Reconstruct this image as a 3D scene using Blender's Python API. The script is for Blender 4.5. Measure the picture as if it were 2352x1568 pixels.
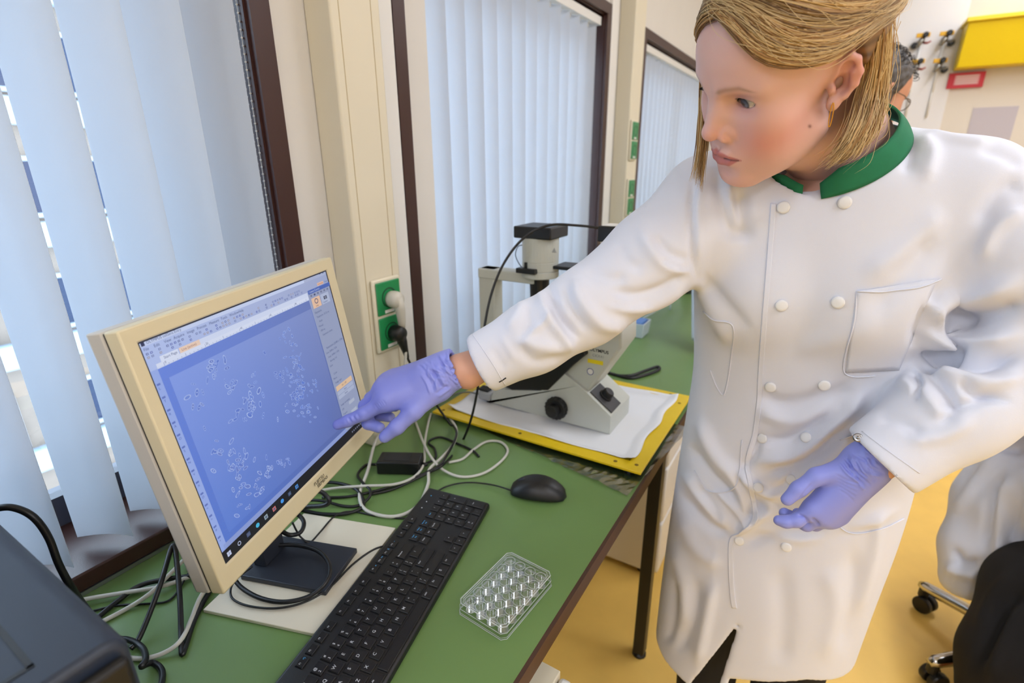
import bpy, bmesh, math, random
import numpy as np
from mathutils import Vector, Matrix
from mathutils.bvhtree import BVHTree

for o in list(bpy.data.objects):
    bpy.data.objects.remove(o, do_unlink=True)
scene = bpy.context.scene
COL = scene.collection
rnd = random.Random(7)

# ------------------------------------------------------------------ camera
FPX = 1189.0                                   # focal length in pixels of a 2352 x 1568 frame
CAM = np.array([0.88, 0.0, 1.365])
RC = np.array([[0.85459856, 0.16419268, -0.49264802],      # rows: world x, y, z in camera axes
               [0.51925429, -0.28120044, 0.80703240],      # (x right, y down, z forward)
               [-0.00602403, -0.94549832, -0.32557124]])
cd = bpy.data.cameras.new('camera')
cam = bpy.data.objects.new('camera', cd)
COL.objects.link(cam)
cd.sensor_width = 36.0
cd.lens = FPX / 2352 * 36.0
cd.clip_start = 0.02
M = Matrix.Identity(4)
for i in range(3):
    M[i][0] = RC[i, 0]
    M[i][1] = -RC[i, 1]
    M[i][2] = -RC[i, 2]
    M[i][3] = CAM[i]
cam.matrix_world = M
cd.dof.use_dof = True
cd.dof.focus_distance = 0.70
cd.dof.aperture_fstop = 4.0
scene.camera = cam

# ------------------------------------------------------------------ light and exposure
world = bpy.data.worlds.new('overcast_sky')
scene.world = world
world.use_nodes = True
bg = world.node_tree.nodes['Background']
bg.inputs[0].default_value = (0.68, 0.84, 1.0, 1)
bg.inputs[1].default_value = 5.6
CEIL_EMIT = 13.5
CEIL_COL = (0.84, 0.89, 1.0, 1)
vs = scene.view_settings
vs.view_transform = 'Standard'
vs.look = 'None'
vs.gamma = 1.0
vs.use_curve_mapping = False
vs.exposure = 0.45
cy = scene.cycles
cy.max_bounces = 6; cy.diffuse_bounces = 3; cy.glossy_bounces = 2; cy.transmission_bounces = 4; cy.transparent_max_bounces = 28
cy.caustics_reflective = False; cy.caustics_refractive = False
cy.use_light_tree = False; cy.use_adaptive_sampling = True; cy.adaptive_threshold = 0.05

# ------------------------------------------------------------------ pixel helpers (2352 x 1568)
def ray(u, v):
    return RC @ np.array([u - 1176.0, v - 784.0, FPX])
def pz(u, v, z):                                # on the level plane z
    r = ray(u, v); return CAM + r * ((z - CAM[2]) / r[2])
def pxx(u, v, x):                               # on the plane x
    r = ray(u, v); return CAM + r * ((x - CAM[0]) / r[0])
def py(u, v, y):                                # on the plane y
    r = ray(u, v); return CAM + r * (y / r[1])
def pd(u, v, d):                                # at camera depth d
    return CAM + ray(u, v) / FPX * d
def proj(P):
    c = (np.asarray(P, float) - CAM) @ RC
    return np.stack([c[..., 0] / c[..., 2] * FPX + 1176.0, c[..., 1] / c[..., 2] * FPX + 784.0], -1)

# ------------------------------------------------------------------ object helpers
def props(o, label=None, cat=None, group=None, kind=None):
    if label: o['label'] = label
    if cat: o['category'] = cat
    if group: o['group'] = group
    if kind: o['kind'] = kind
    return o
def thing(name, label, cat, loc=(0, 0, 0), rot=None, group=None):
    o = bpy.data.objects.new(name, None)
    COL.objects.link(o)
    o.empty_display_size = 0.02
    o.location = loc
    if rot is not None:
        o.rotation_euler = rot
    return props(o, label, cat, group)
def attach(o, parent, world=False):
    o.parent = parent
    if world:
        p = parent; inv = Matrix.Identity(4)
        chain = []
        while p is not None:
            chain.append(p); p = p.parent
        mw = Matrix.Identity(4)
        for q in reversed(chain):
            mw = mw @ q.matrix_parent_inverse @ q.matrix_basis
        o.matrix_parent_inverse = mw.inverted()
    return o
def smooth(me, on=True):
    me.polygons.foreach_set('use_smooth', [on] * len(me.polygons))
class MB:
    def __init__(s):
        s.v = []; s.f = []
    def add(s, v, f):
        n = len(s.v); s.v += [tuple(map(float, p)) for p in v]; s.f += [tuple(i + n for i in q) for q in f]
        return s
    def box(s, a, b):
        x0, y0, z0 = a; x1, y1, z1 = b
        return s.add([(x0, y0, z0), (x1, y0, z0), (x1, y1, z0), (x0, y1, z0), (x0, y0, z1), (x1, y0, z1), (x1, y1, z1), (x0, y1, z1)],
                     [(3, 2, 1, 0), (4, 5, 6, 7), (0, 1, 5, 4), (1, 2, 6, 5), (2, 3, 7, 6), (3, 0, 4, 7)])
    def cbox(s, c, size):
        return s.box([c[i] - size[i] / 2 for i in range(3)], [c[i] + size[i] / 2 for i in range(3)])
    def prism(s, pts, axis, a, b):
        """closed polygon pts (2-D) swept along axis from a to b"""
        def P(p, t):
            q = list(p); q.insert(axis, t); return q
        n = len(pts)
        v = [P(p, a) for p in pts] + [P(p, b) for p in pts]
        f = [tuple(range(n))[::-1], tuple(range(n, 2 * n))] + [(i, (i + 1) % n, n + (i + 1) % n, n + i) for i in range(n)]
        return s.add(v, f)
    def ring_loft(s, rings, cap=True, closed=True):
        n = len(rings[0]); v = [p for r in rings for p in r]; f = []
        for i in range(len(rings) - 1):
            for j in range(n if closed else n - 1):
                k = (j + 1) % n
                f.append((i * n + j, i * n + k, (i + 1) * n + k, (i + 1) * n + j))
        if cap:
            f.append(tuple(range(n))[::-1]); f.append(tuple(range((len(rings) - 1) * n, len(rings) * n)))
        return s.add(v, f)
    def tube(s, pts, r, n=8, cap=True):
        pts = [np.asarray(p, float) for p in pts]
        rr = r if hasattr(r, '__len__') else [r] * len(pts)
        rings = []; up = None
        for i, p in enumerate(pts):
            t = pts[min(i + 1, len(pts) - 1)] - pts[max(i - 1, 0)]
            t = t / (np.linalg.norm(t) + 1e-12)
            if up is None:
                up = np.array([0, 0, 1.0]) if abs(t[2]) < .9 else np.array([1.0, 0, 0])
            a = np.cross(t, up); a /= np.linalg.norm(a) + 1e-12
            b = np.cross(a, t); up = b
            rings.append([p + rr[i] * (a * math.cos(2 * math.pi * k / n) + b * math.sin(2 * math.pi * k / n)) for k in range(n)])
        return s.ring_loft(rings, cap)
    def lathe(s, prof, c=(0, 0, 0), axis=(0, 0, 1), n=24):
        """prof: (radius, height) list"""
        ax = np.asarray(axis, float); ax /= np.linalg.norm(ax)
        h = np.array([1.0, 0, 0]) if abs(ax[0]) < .9 else np.array([0, 1.0, 0])
        a = np.cross(ax, h); a /= np.linalg.norm(a); b = np.cross(ax, a); c = np.asarray(c, float)
        rings = [[c + ax * z + max(r, 1e-5) * (a * math.cos(2 * math.pi * k / n) + b * math.sin(2 * math.pi * k / n)) for k in range(n)] for r, z in prof]
        return s.ring_loft(rings, True)
    def quad(s, a, b, c, d):
        return s.add([a, b, c, d], [(0, 1, 2, 3)])
    def mesh(s, name, sm=False):
        me = bpy.data.meshes.new(name)
        me.from_pydata(s.v, [], s.f)
        bm = bmesh.new(); bm.from_mesh(me)
        bmesh.ops.recalc_face_normals(bm, faces=bm.faces[:])
        bm.to_mesh(me); bm.free()
        if sm: smooth(me)
        return me
def obj(name, m, material, parent=None, sm=False, bevel=0, world=False, seg=2, loc=None, rot=None, label=None):
    me = m.mesh(name, sm) if isinstance(m, MB) else m
    if material is not None and not me.materials:
        me.materials.append(material)
    o = bpy.data.objects.new(name, me)
    COL.objects.link(o)
    if parent is not None: attach(o, parent, world)
    if loc is not None: o.location = loc
    if rot is not None: o.rotation_euler = rot
    if bevel:
        md = o.modifiers.new('bevel', 'BEVEL'); md.width = bevel; md.segments = seg; md.limit_method = 'ANGLE'; md.angle_limit = math.radians(40)
        md.harden_normals = False
        smooth(me)
        es = o.modifiers.new('es', 'EDGE_SPLIT') if False else None
        try:
            me.set_sharp_from_angle(angle=math.radians(50))
        except Exception:
            pass
    if label: o['label'] = label
    return o
def struct(name, m, material, parent=None, **k):
    o = obj(name, m, material, parent, **k)
    if parent is None: o['kind'] = 'structure'
    return o
def spline(pts, n=12):
    """Catmull-Rom through pts"""
    P = [np.asarray(p, float) for p in pts]
    P = [2 * P[0] - P[1]] + P + [2 * P[-1] - P[-2]]
    out = []
    for i in range(1, len(P) - 2):
        for k in range(n):
            t = k / n
            out.append(0.5 * ((2 * P[i]) + (-P[i - 1] + P[i + 1]) * t + (2 * P[i - 1] - 5 * P[i] + 4 * P[i + 1] - P[i + 2]) * t * t + (-P[i - 1] + 3 * P[i] - 3 * P[i + 1] + P[i + 2]) * t ** 3))
    out.append(P[-2])
    return out

# ------------------------------------------------------------------ materials
MATS = {}
def S(c):                                        # sRGB 0-255 to linear
    return tuple(((x / 255) / 12.92 if x / 255 <= .04045 else ((x / 255 + .055) / 1.055) ** 2.4) for x in c) + (1,)
def mat(name, col, rough=.5, metal=0, spec=.5, bump=0, bscale=200, vary=0, vscale=6, coat=0, sss=0, vcol=False):
    if name in MATS: return MATS[name]
    m = bpy.data.materials.new(name); m.use_nodes = True
    nt = m.node_tree; b = nt.nodes['Principled BSDF']
    c = S(col) if max(col) > 1.001 else tuple(col)[:3] + (1,)
    b.inputs['Base Color'].default_value = c
    b.inputs['Roughness'].default_value = rough
    b.inputs['Metallic'].default_value = metal
    b.inputs['Specular IOR Level'].default_value = spec
    if coat:
        b.inputs['Coat Weight'].default_value = coat; b.inputs['Coat Roughness'].default_value = .15
    if sss:
        b.inputs['Subsurface Weight'].default_value = sss
        b.inputs['Subsurface Radius'].default_value = (1.0, .35, .2); b.inputs['Subsurface Scale'].default_value = .006
    tc = nt.nodes.new('ShaderNodeTexCoord')
    src = None
    if vcol:
        a = nt.nodes.new('ShaderNodeAttribute'); a.attribute_name = 'Col'; src = a.outputs['Color']
        nt.links.new(src, b.inputs['Base Color'])
    if vary:
        n = nt.nodes.new('ShaderNodeTexNoise'); n.inputs['Scale'].default_value = vscale; n.inputs['Detail'].default_value = 6
        nt.links.new(tc.outputs['Object'], n.inputs['Vector'])
        mx = nt.nodes.new('ShaderNodeMix'); mx.data_type = 'RGBA'; mx.blend_type = 'MULTIPLY'
        mx.inputs[0].default_value = 1.0
        rp = nt.nodes.new('ShaderNodeMapRange')
        rp.inputs[1].default_value = .3; rp.inputs[2].default_value = .7; rp.inputs[3].default_value = 1 - vary; rp.inputs[4].default_value = 1 + vary * .5
        nt.links.new(n.outputs['Fac'], rp.inputs[0])
        if src is not None: nt.links.new(src, mx.inputs[6])
        else: mx.inputs[6].default_value = c
        nt.links.new(rp.outputs[0], mx.inputs[7])
        nt.links.new(mx.outputs[2], b.inputs['Base Color'])
    if bump:
        n2 = nt.nodes.new('ShaderNodeTexNoise'); n2.inputs['Scale'].default_value = bscale; n2.inputs['Detail'].default_value = 3
        nt.links.new(tc.outputs['Object'], n2.inputs['Vector'])
        bp = nt.nodes.new('ShaderNodeBump'); bp.inputs['Strength'].default_value = bump; bp.inputs['Distance'].default_value = .002
        nt.links.new(n2.outputs['Fac'], bp.inputs['Height']); nt.links.new(bp.outputs[0], b.inputs['Normal'])
    MATS[name] = m
    return m
def emit(name, col, strength):
    if name in MATS: return MATS[name]
    m = bpy.data.materials.new(name); m.use_nodes = True
    nt = m.node_tree; nt.nodes.clear()
    e = nt.nodes.new('ShaderNodeEmission'); o = nt.nodes.new('ShaderNodeOutputMaterial')
    e.inputs[0].default_value = S(col) if max(col) > 1.001 else col; e.inputs[1].default_value = strength
    nt.links.new(e.outputs[0], o.inputs[0]); MATS[name] = m
    return m
def thin_clear(name, tint=(1, 1, 1), gloss=.08, rough=.03, fres=True, k=.55):
    """thin clear sheet: see-through with a mirror-like sheen"""
    if name in MATS: return MATS[name]
    m = bpy.data.materials.new(name); m.use_nodes = True
    nt = m.node_tree; nt.nodes.clear()
    t = nt.nodes.new('ShaderNodeBsdfTransparent'); t.inputs[0].default_value = tint + (1,)
    g = nt.nodes.new('ShaderNodeBsdfGlossy'); g.inputs['Roughness'].default_value = rough
    mx = nt.nodes.new('ShaderNodeMixShader'); o = nt.nodes.new('ShaderNodeOutputMaterial')
    if fres:
        lw = nt.nodes.new('ShaderNodeLayerWeight'); lw.inputs[0].default_value = .35
        ma = nt.nodes.new('ShaderNodeMath'); ma.operation = 'MULTIPLY_ADD'; ma.inputs[1].default_value = k; ma.inputs[2].default_value = gloss
        nt.links.new(lw.outputs['Fresnel'], ma.inputs[0]); nt.links.new(ma.outputs[0], mx.inputs[0])
    else:
        mx.inputs[0].default_value = gloss
    nt.links.new(t.outputs[0], mx.inputs[1]); nt.links.new(g.outputs[0], mx.inputs[2]); nt.links.new(mx.outputs[0], o.inputs[0])
    MATS[name] = m
    return m
# ================================================================== the room
m_wall = mat('painted_wall_white', (228, 222, 214), .7, bump=.05, bscale=300, vary=.02)
m_cream = mat('cream_lacquer', (230, 219, 194), .45, vary=.02)
m_brown = mat('dark_brown_metal', (62, 34, 28), .38, bump=.12, bscale=900, vary=.06)
m_white = mat('white_lacquer', (236, 232, 226), .4)
m_floor = mat('yellow_linoleum', (255, 207, 104), .5, vary=.06, vscale=9)
m_ceil = mat('ceiling_white', (240, 236, 228), .8)
m_alu = mat('brushed_aluminium', (170, 172, 176), .35, metal=.9)
m_bwall = mat('back_wall_paint', (226, 214, 198), .75)

X1, Y0, Y1, ZC = 4.2, -2.6, 4.5, 2.85
struct('floor', MB().box((-.3, Y0 - .2, -.1), (X1 + .2, Y1 + .2, 0)), m_floor)
struct('ceiling', MB().box((-.3, Y0 - .2, ZC), (X1 + .2, Y1 + .2, ZC + .1)), m_ceil)
struct('wall_back', MB().box((-.3, Y1, 0), (X1 + .2, Y1 + .2, ZC)), m_bwall)
struct('wall_front', MB().box((-.3, Y0 - .2, 0), (X1 + .2, Y0, ZC)), m_wall)
struct('wall_right', MB().box((X1, Y0, 0), (X1 + .2, Y1, ZC)), m_wall)
# window wall with three openings
WIN = [(-1.75, .61), (.985, 2.145), (2.63, 4.15)]
ZS, ZT = .768, 1.905
wl = MB()
ys = [Y0] + [q for w in WIN for q in w] + [Y1]
for i in range(0, len(ys), 2):
    wl.box((-.26, ys[i], 0), (0, ys[i + 1], ZC))
for a, b in WIN:
    wl.box((-.26, a, 0), (0, b, ZS - .03)); wl.box((-.26, a, ZT), (0, b, ZC))
wall_left = struct('wall_left', wl, m_wall)
m_glass = thin_clear('window_glass', (.96, .98, 1.0), .03, .01)
m_greyfr = mat('window_frame_dark', (70, 72, 84), .4)
for i, (a, b) in enumerate(WIN):
    fr = MB()
    w = .038
    for (p, q) in (((.0, a - w, ZS), (.012, a, ZT + w)), ((.0, b, ZS), (.012, b + w, ZT + w)), ((.0, a, ZT), (.012, b, ZT + w))):
        fr.box(p, q)
    # jamb lining and head lining
    fr.box((-.16, a, ZS), (.0, a + .004, ZT)); fr.box((-.16, b - .004, ZS), (.0, b, ZT)); fr.box((-.16, a, ZT - .004), (0, b, ZT))
    win = struct('window_%d' % (i + 1), fr, m_brown)
    sill = MB().box((-.16, a - w, ZS - .011), (.003, b + w, ZS + .018))
    obj('window_sill', sill, m_brown, win, bevel=.003)
    obj('sill_strip', MB().box((0, a - w, .7505), (.004, b + w, ZS - .011)), m_alu, win)
    for k, (p, q) in enumerate((((-.20, a, ZS), (-.16, a + .06, ZT)), ((-.20, b - .06, ZS), (-.16, b, ZT)), ((-.20, a, ZS + .016), (-.16, b, ZS + .07)), ((-.20, a, ZT - .06), (-.16, b, ZT)))):
        obj('sash_rail', MB().box(p, q), m_greyfr, win)
    n = 2 if b - a > 1.5 else 1
    for k in range(1, n):
        yy = a + (b - a) * k / n
        obj('mullion', MB().box((-.20, yy - .035, ZS), (-.16, yy + .035, ZT)), m_greyfr, win)
    for k in range(n):
        obj('pane', MB().box((-.183, a + (b - a) * k / n, ZS), (-.179, a + (b - a) * (k + 1) / n, ZT)), m_glass, win)
# cable ducts between the windows
duct = struct('trim_1', MB().box((.0, .727, .7505), (.068, .85, ZC)), m_cream, bevel=.004)
for yy in (.747, .826):
    obj('cover_joint', MB().box((.068, yy - .0008, .7505), (.0686, yy + .0008, ZC)), mat('joint_shadow', (196, 178, 138), .6), duct)
struct('trim_2', MB().box((.0, .872, .7505), (.012, .945, ZC)), m_white, bevel=.002)
duct2 = struct('trim_3', MB().box((.0, 2.30, .7505), (.068, 2.43, ZC)), m_cream, bevel=.004)
struct('trim_4', MB().box((.0, 2.19, .7505), (.012, 2.26, ZC)), m_white, bevel=.002)
struct('trim_5', MB().box((-.035, .987, ZS + .016), (-.026, 1.10, ZT - .005)), m_wall)
struct('baseboard_back', MB().box((0, Y1 - .012, 0), (X1, Y1, .08)), m_brown)

# ------------------------------------------------------------------ ceiling lamps (out of view, they light the room)
m_tube = emit('lamp_diffuser', CEIL_COL, CEIL_EMIT)
spots = [(.85, -2.0), (2.3, -2.0), (2.3, .1), (1.7, 1.9), (1.7, 3.6), (3.6, .1), (3.6, 2.2)]  # unseen lamps, placed to brighten the coat front, floor and back wall
for i, (x, y) in enumerate(spots):
    L = thing('unseen_ceiling_lamp', 'long fluorescent ceiling lamp with a white diffuser, unseen, placed for its light', 'ceiling lamp', (x, y, ZC), group='unseen ceiling lamps spread out for their light')
    obj('housing', MB().cbox((0, 0, -.03), (.34, 1.25, .06)), m_white, L)
    obj('diffuser', MB().cbox((0, 0, -.064), (.30, 1.2, .008)), m_tube, L)

# ------------------------------------------------------------------ vertical blinds
def slat_mat():
    m = bpy.data.materials.new('blind_fabric'); m.use_nodes = True
    nt = m.node_tree; nt.nodes.clear()
    d = nt.nodes.new('ShaderNodeBsdfDiffuse'); d.inputs[0].default_value = (.76, .77, .80, 1)
    t = nt.nodes.new('ShaderNodeBsdfTranslucent'); t.inputs[0].default_value = (.84, .88, .93, 1)
    mx = nt.nodes.new('ShaderNodeMixShader'); mx.inputs[0].default_value = .50
    o = nt.nodes.new('ShaderNodeOutputMaterial')
    tc = nt.nodes.new('ShaderNodeTexCoord'); n = nt.nodes.new('ShaderNodeTexNoise'); n.inputs['Scale'].default_value = 900
    bp = nt.nodes.new('ShaderNodeBump'); bp.inputs['Strength'].default_value = .05; bp.inputs['Distance'].default_value = .001
    nt.links.new(tc.outputs['Object'], n.inputs['Vector']); nt.links.new(n.outputs['Fac'], bp.inputs['Height']); nt.links.new(bp.outputs[0], d.inputs['Normal'])
    nt.links.new(d.outputs[0], mx.inputs[1]); nt.links.new(t.outputs[0], mx.inputs[2]); nt.links.new(mx.outputs[0], o.inputs[0])
    return m
m_slat = slat_mat()
def slat_mesh(w, h):
    b = MB(); n = 8; pts = []
    for k in range(n + 1):
        t = k / n - .5
        pts.append((t * w, .007 * (1 - 4 * t * t)))
    back = [(x, y - .0006) for x, y in pts][::-1]
    b.prism(pts + back, 2, 0, h)
    me = b.mesh('slat', True)
    me.materials.append(m_slat)
    try: me.set_sharp_from_angle(angle=math.radians(50))
    except Exception: pass
    return me
def blind(label, y0, y1, places, z0=.802):
    B = thing('vertical_blind', label, 'blind', (-.03, (y0 + y1) / 2, z0), group='vertical blinds at the windows')
    top = ZT - .012
    obj('head_rail', MB().box((-.055, y0 + .012, top - .028), (-.01, y1 - .012, top)), m_white, B, world=True)
    me = slat_mesh(.089, top - .03 - z0)
    mc = MB().cbox((0, 0, 0), (.012, .006, .03)).mesh('slat_clip')
    mc.materials.append(m_white)
    for (x, y, a) in places:
        s = obj('slat', me, None, B, world=True, loc=(x, y, z0))
        # slat runs along local x; angle measured from the wall line (y axis)
        s.rotation_euler = (0, 0, math.pi / 2 - math.radians(a))
        c = obj('slat_clip', mc, None, s)
        c.location = (0, 0, top - .03 - z0 + .005)
    return B
pl = [(-.034, .562, 53), (-.036, .478, 57), (-.036, .397, 58), (-.036, .319, 60), (-.036, .244, 58), (-.036, .165, 58)]
y = .09
while y > -1.68:
    pl.append((-.036, y, min(84, 58 + (.165 - y) * 70))); y -= .081  # slats out of view open wider, to let more sky light in
b1 = blind('white vertical blind with half open slats behind the monitor', -1.75, .61, pl)
m_chain = mat('chain_white', (225, 225, 225), .4)
ch = MB()
zz = .815
while zz < 1.88:
    for dy in (0, .0075):
        zo = .0 if dy == 0 else .006
        ch.lathe([(.0001, -.0019), (.0016, -.001), (.0021, 0), (.0016, .001), (.0001, .0019)], (-.012, .5965 + dy, zz + zo), n=6)
    zz += .012
for dy in (0, .0075):
    ch.tube([(-.012, .5965 + dy, .815), (-.012, .5965 + dy, 1.885)], .0006, 5)
ch.tube([(-.012, .5965, .815), (-.012, .600, .810), (-.012, .604, .815)], .0006, 5)
props(obj('bead_chain', ch, m_chain, sm=True), 'white beaded pull chain hanging beside the brown window frame', 'chain')
pl = []; y = 1.13; k = 0
while y < 2.13:
    pl.append((-.04, y, 26 + (k * 37 % 11))); y += .078; k += 1
blind('white vertical blind with closed slats behind the microscope', .985, 2.145, pl)
pl = []; y = 2.68
while y < 4.12:
    pl.append((-.04, y, 28)); y += .079
blind('distant white vertical blind seen between the cream duct and the blonde hair', 2.63, 4.15, pl)

# ------------------------------------------------------------------ building across the street
m_fac = mat('facade_plaster', (112, 100, 90), .85, vary=.1, vscale=2)
m_band = mat('facade_band', (134, 150, 166), .8)
m_wfr = mat('facade_window_frame', (150, 160, 172), .5)
m_wgl = mat('facade_window_glass', (26, 38, 62), .35, spec=.25)
Bd = thing('office_building', 'plastered office building with rows of windows seen between the slats', 'building', (-17, 6, -12))
obj('facade', MB().box((-27, -18, -12), (-17, 40, 5.2)), m_fac, Bd, world=True)
obj('roof_edge', MB().box((-27.3, -18.3, 5.2), (-16.7, 40.3, 5.6)), m_band, Bd, world=True)
wm = MB()
for p, q in (((0, 0, 0), (.12, .1, 1.5)), ((0, 1.5, 0), (.12, 1.6, 1.5)), ((0, .1, 0), (.12, 1.5, .1)), ((0, .1, 1.4), (.12, 1.5, 1.5)), ((0, .75, .1), (.12, .85, 1.4))):
    wm.box(p, q)
wme = wm.mesh('window'); wme.materials.append(m_wfr)
pme = MB().box((.02, .1, .1), (.05, 1.5, 1.4)).mesh('pane'); pme.materials.append(m_wgl)
for r in range(5):
    z = 3.1 - 3.0 * r
    obj('ledge', MB().box((-17, -18, z - .75), (-16.72, 40, z - .12)), m_band, Bd, world=True)
    for k in range(-6, 15):
        o = obj('window', wme, None, Bd, world=True, loc=(-17, k * 2.2, z))
        o2 = obj('pane', pme, None, o)
# ================================================================== bench and what stands on it
m_green = mat('green_linoleum_top', (110, 140, 80), .34, spec=.45, vary=.05, vscale=5, bump=.03, bscale=600)
m_edge = mat('dark_wood_edging', (74, 48, 34), .5, vary=.15, vscale=30)
m_blackm = mat('black_steel', (22, 22, 24), .4)
m_cab = mat('cabinet_cream', (226, 214, 188), .5)
ZB = .75
bench = thing('lab_bench', 'long green topped lab bench with dark wooden edge under the windows', 'bench', (.32, 1.2, 0))
obj('bench_top', MB().box((.002, -1.3, ZB - .028), (.632, 4.3, ZB)), m_green, bench, world=True)
obj('edge_strip', MB().box((.632, -1.3, ZB - .030), (.638, 4.3, ZB + .0004)), m_edge, bench, world=True)
for x, y in ((.60, 1.165), (.60, 3.3), (.60, -1.0), (.06, 1.165), (.06, 3.3), (.06, -1.0)):
    obj('leg', MB().box((x - .016, y - .016, .012), (x + .016, y + .016, ZB - .028)), m_blackm, bench, world=True, bevel=.002)
    obj('foot', MB().lathe([(.02, 0), (.02, .006), (.012, .013)], (x, y, 0), n=12), m_blackm, bench, world=True)
obj('apron_rail', MB().box((.59, -1.0, ZB - .06), (.61, 4.2, ZB - .028)), m_blackm, bench, world=True)

def cabinet(label, x0, x1, y0, y1, z0, z1, drawers):
    c = thing('under_bench_cabinet', label, 'cabinet', ((x0 + x1) / 2, (y0 + y1) / 2, z0))
    obj('body', MB().box((x0, y0, z0), (x1 - .022, y1, z1)), m_cab, c, world=True, bevel=.002)
    h = (z1 - z0) / drawers
    for k in range(drawers):
        f = obj('drawer_front', MB().box((x1 - .02, y0 + .003, z0 + h * k + .004), (x1, y1 - .003, z0 + h * (k + 1) - .004)), m_white, c, world=True, bevel=.006)
        obj('handle', MB().tube([(x1 - .001, (y0 + y1) / 2 - .06, z0 + h * (k + .6)), (x1 + .02, (y0 + y1) / 2 - .06, z0 + h * (k + .6)), (x1 + .02, (y0 + y1) / 2 + .06, z0 + h * (k + .6)), (x1 - .001, (y0 + y1) / 2 + .06, z0 + h * (k + .6))], .004, 8), m_alu, f, world=True)
    for dx, dy in ((.04, .04), (.04, y1 - y0 - .04), (x1 - x0 - .06, .04), (x1 - x0 - .06, y1 - y0 - .04)):
        obj('glide', MB().lathe([(.02, 0), (.02, .01), (.012, z0)], (x0 + dx, y0 + dy, 0), n=10), m_blackm, c, world=True)
    return c
cabinet('cream cabinet behind the black bench leg', .06, .562, 1.46, 2.3, .03, .66, 3)
cabinet('white drawer unit under the near bench edge', .14, .668, -.28, .515, .03, .66, 3)

# ------------------------------------------------------------------ sockets
m_sgreen = mat('socket_green', (30, 138, 78), .35)
m_sdark = mat('socket_hole', (20, 78, 46), .4)
m_plate = mat('socket_plate', (232, 222, 196), .4)
m_plugw = mat('plug_grey_white', (206, 200, 186), .45)
m_blackp = mat('black_plastic', (20, 20, 21), .42, bump=.05, bscale=800)
def socket(label, yc, zc, x=.0685):
    s = thing('wall_socket', label, 'socket', (x, yc, zc))
    obj('plate', MB().box((0, -.041, -.082), (.009, .041, .082)), m_plate, s, bevel=.004)
    for k, dz in enumerate((.039, -.039)):
        g = obj('insert', MB().box((.009, -.035, dz - .036), (.013, .035, dz + .036)), m_sgreen, s, bevel=.002)
        obj('recess', MB().lathe([(.022, .0128), (.022, .0136), (.019, .0137), (.018, .0105)], (0, 0, dz), axis=(1, 0, 0), n=24), m_sdark, g, sm=False)
        obj('name_strip', MB().box((.0131, -.016, dz - .033), (.0136, .012, dz - .026)), m_white, g)
    return s
socket('green double wall socket with a white plug and a black plug', .797, 1.052)
socket('upper green double socket on the far cream duct', 2.352, 1.455)
socket('lower green double socket on the far cream duct', 2.352, 1.215)
pw = thing('power_plug', 'grey white angled plug in the upper green socket', 'plug', (.0822, .800, 1.087))
obj('plug_body', MB().lathe([(.0175, 0), (.0185, .006), (.0185, .018), (.0155, .026), (.001, .029)], (0, 0, 0), axis=(1, 0, 0), n=20), m_plugw, pw, sm=True)
obj('plug_neck', MB().tube([(.018, .002, .004), (.020, .006, -.022), (.019, .009, -.05), (.017, .0105, -.075)], [.012, .0115, .009, .006], 12), m_plugw, pw, sm=True)
pb = thing('power_plug', 'black straight plug in the lower green socket', 'plug', (.0822, .800, 1.010))
obj('plug_body', MB().lathe([(.0175, 0), (.0185, .006), (.018, .02), (.014, .028), (.001, .03)], (0, 0, 0), axis=(1, 0, 0), n=20), m_blackp, pb, sm=True)
obj('plug_neck', MB().tube([(.016, .001, .004), (.019, .006, -.02), (.019, .012, -.042), (.018, .018, -.062)], [.013, .011, .0075, .005], 12), m_blackp, pb, sm=True)

# ------------------------------------------------------------------ monitor
m_bezel = mat('monitor_cream', (216, 203, 168), .5, bump=.04, bscale=1200)
m_shell = mat('monitor_grey_shell', (196, 190, 180), .5)
m_navy = mat('stand_charcoal', (40, 44, 54), .45)
m_print = mat('print_dark', (40, 38, 36), .6)
TXS = bpy.data.scenes.new('lettering_workshop')
def text_mesh(s, size, name='lettering', bold=0):
    cu = bpy.data.curves.new('t', 'FONT'); cu.body = s; cu.size = size; cu.align_x = 'CENTER'; cu.align_y = 'CENTER'; cu.resolution_u = 3
    if bold: cu.offset = bold
    o = bpy.data.objects.new('t', cu); TXS.collection.objects.link(o)
    vl = TXS.view_layers[0]; vl.update()
    me = bpy.data.meshes.new_from_object(o.evaluated_get(vl.depsgraph)); me.name = name
    bpy.data.objects.remove(o, do_unlink=True); bpy.data.curves.remove(cu)
    return me
def label_obj(name, s, size, material, parent, M4, bold=0):
    me = text_mesh(s, size, name, bold); me.materials.clear(); me.materials.append(material)
    o = bpy.data.objects.new(name, me); COL.objects.link(o); o.parent = parent
    o.matrix_basis = M4
    return o
sTL = np.array((.3137, .2176, 1.2005)); sBL = np.array((.3478, .2382, .9317)); sTR = np.array((.2066, .5376, 1.2077)); sBR = np.array((.2408, .5592, .938))
wv = (sTR - sTL) + (sBR - sBL); wv /= np.linalg.norm(wv)
hv = (sTL - sBL) + (sTR - sBR); hv -= wv * (hv @ wv); hv /= np.linalg.norm(hv)
nv = np.cross(wv, hv)                            # out of the screen, towards the room
SW, SH = .338, .2705
sc = (sTL + sTR + sBR + sBL) / 4
mon = thing('monitor', 'cream framed flat monitor showing blue cell images', 'monitor')
mm = Matrix.Identity(4)
for i in range(3):
    mm[i][0], mm[i][1], mm[i][2], mm[i][3] = wv[i], hv[i], nv[i], sc[i]
mon.matrix_world = mm
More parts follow.
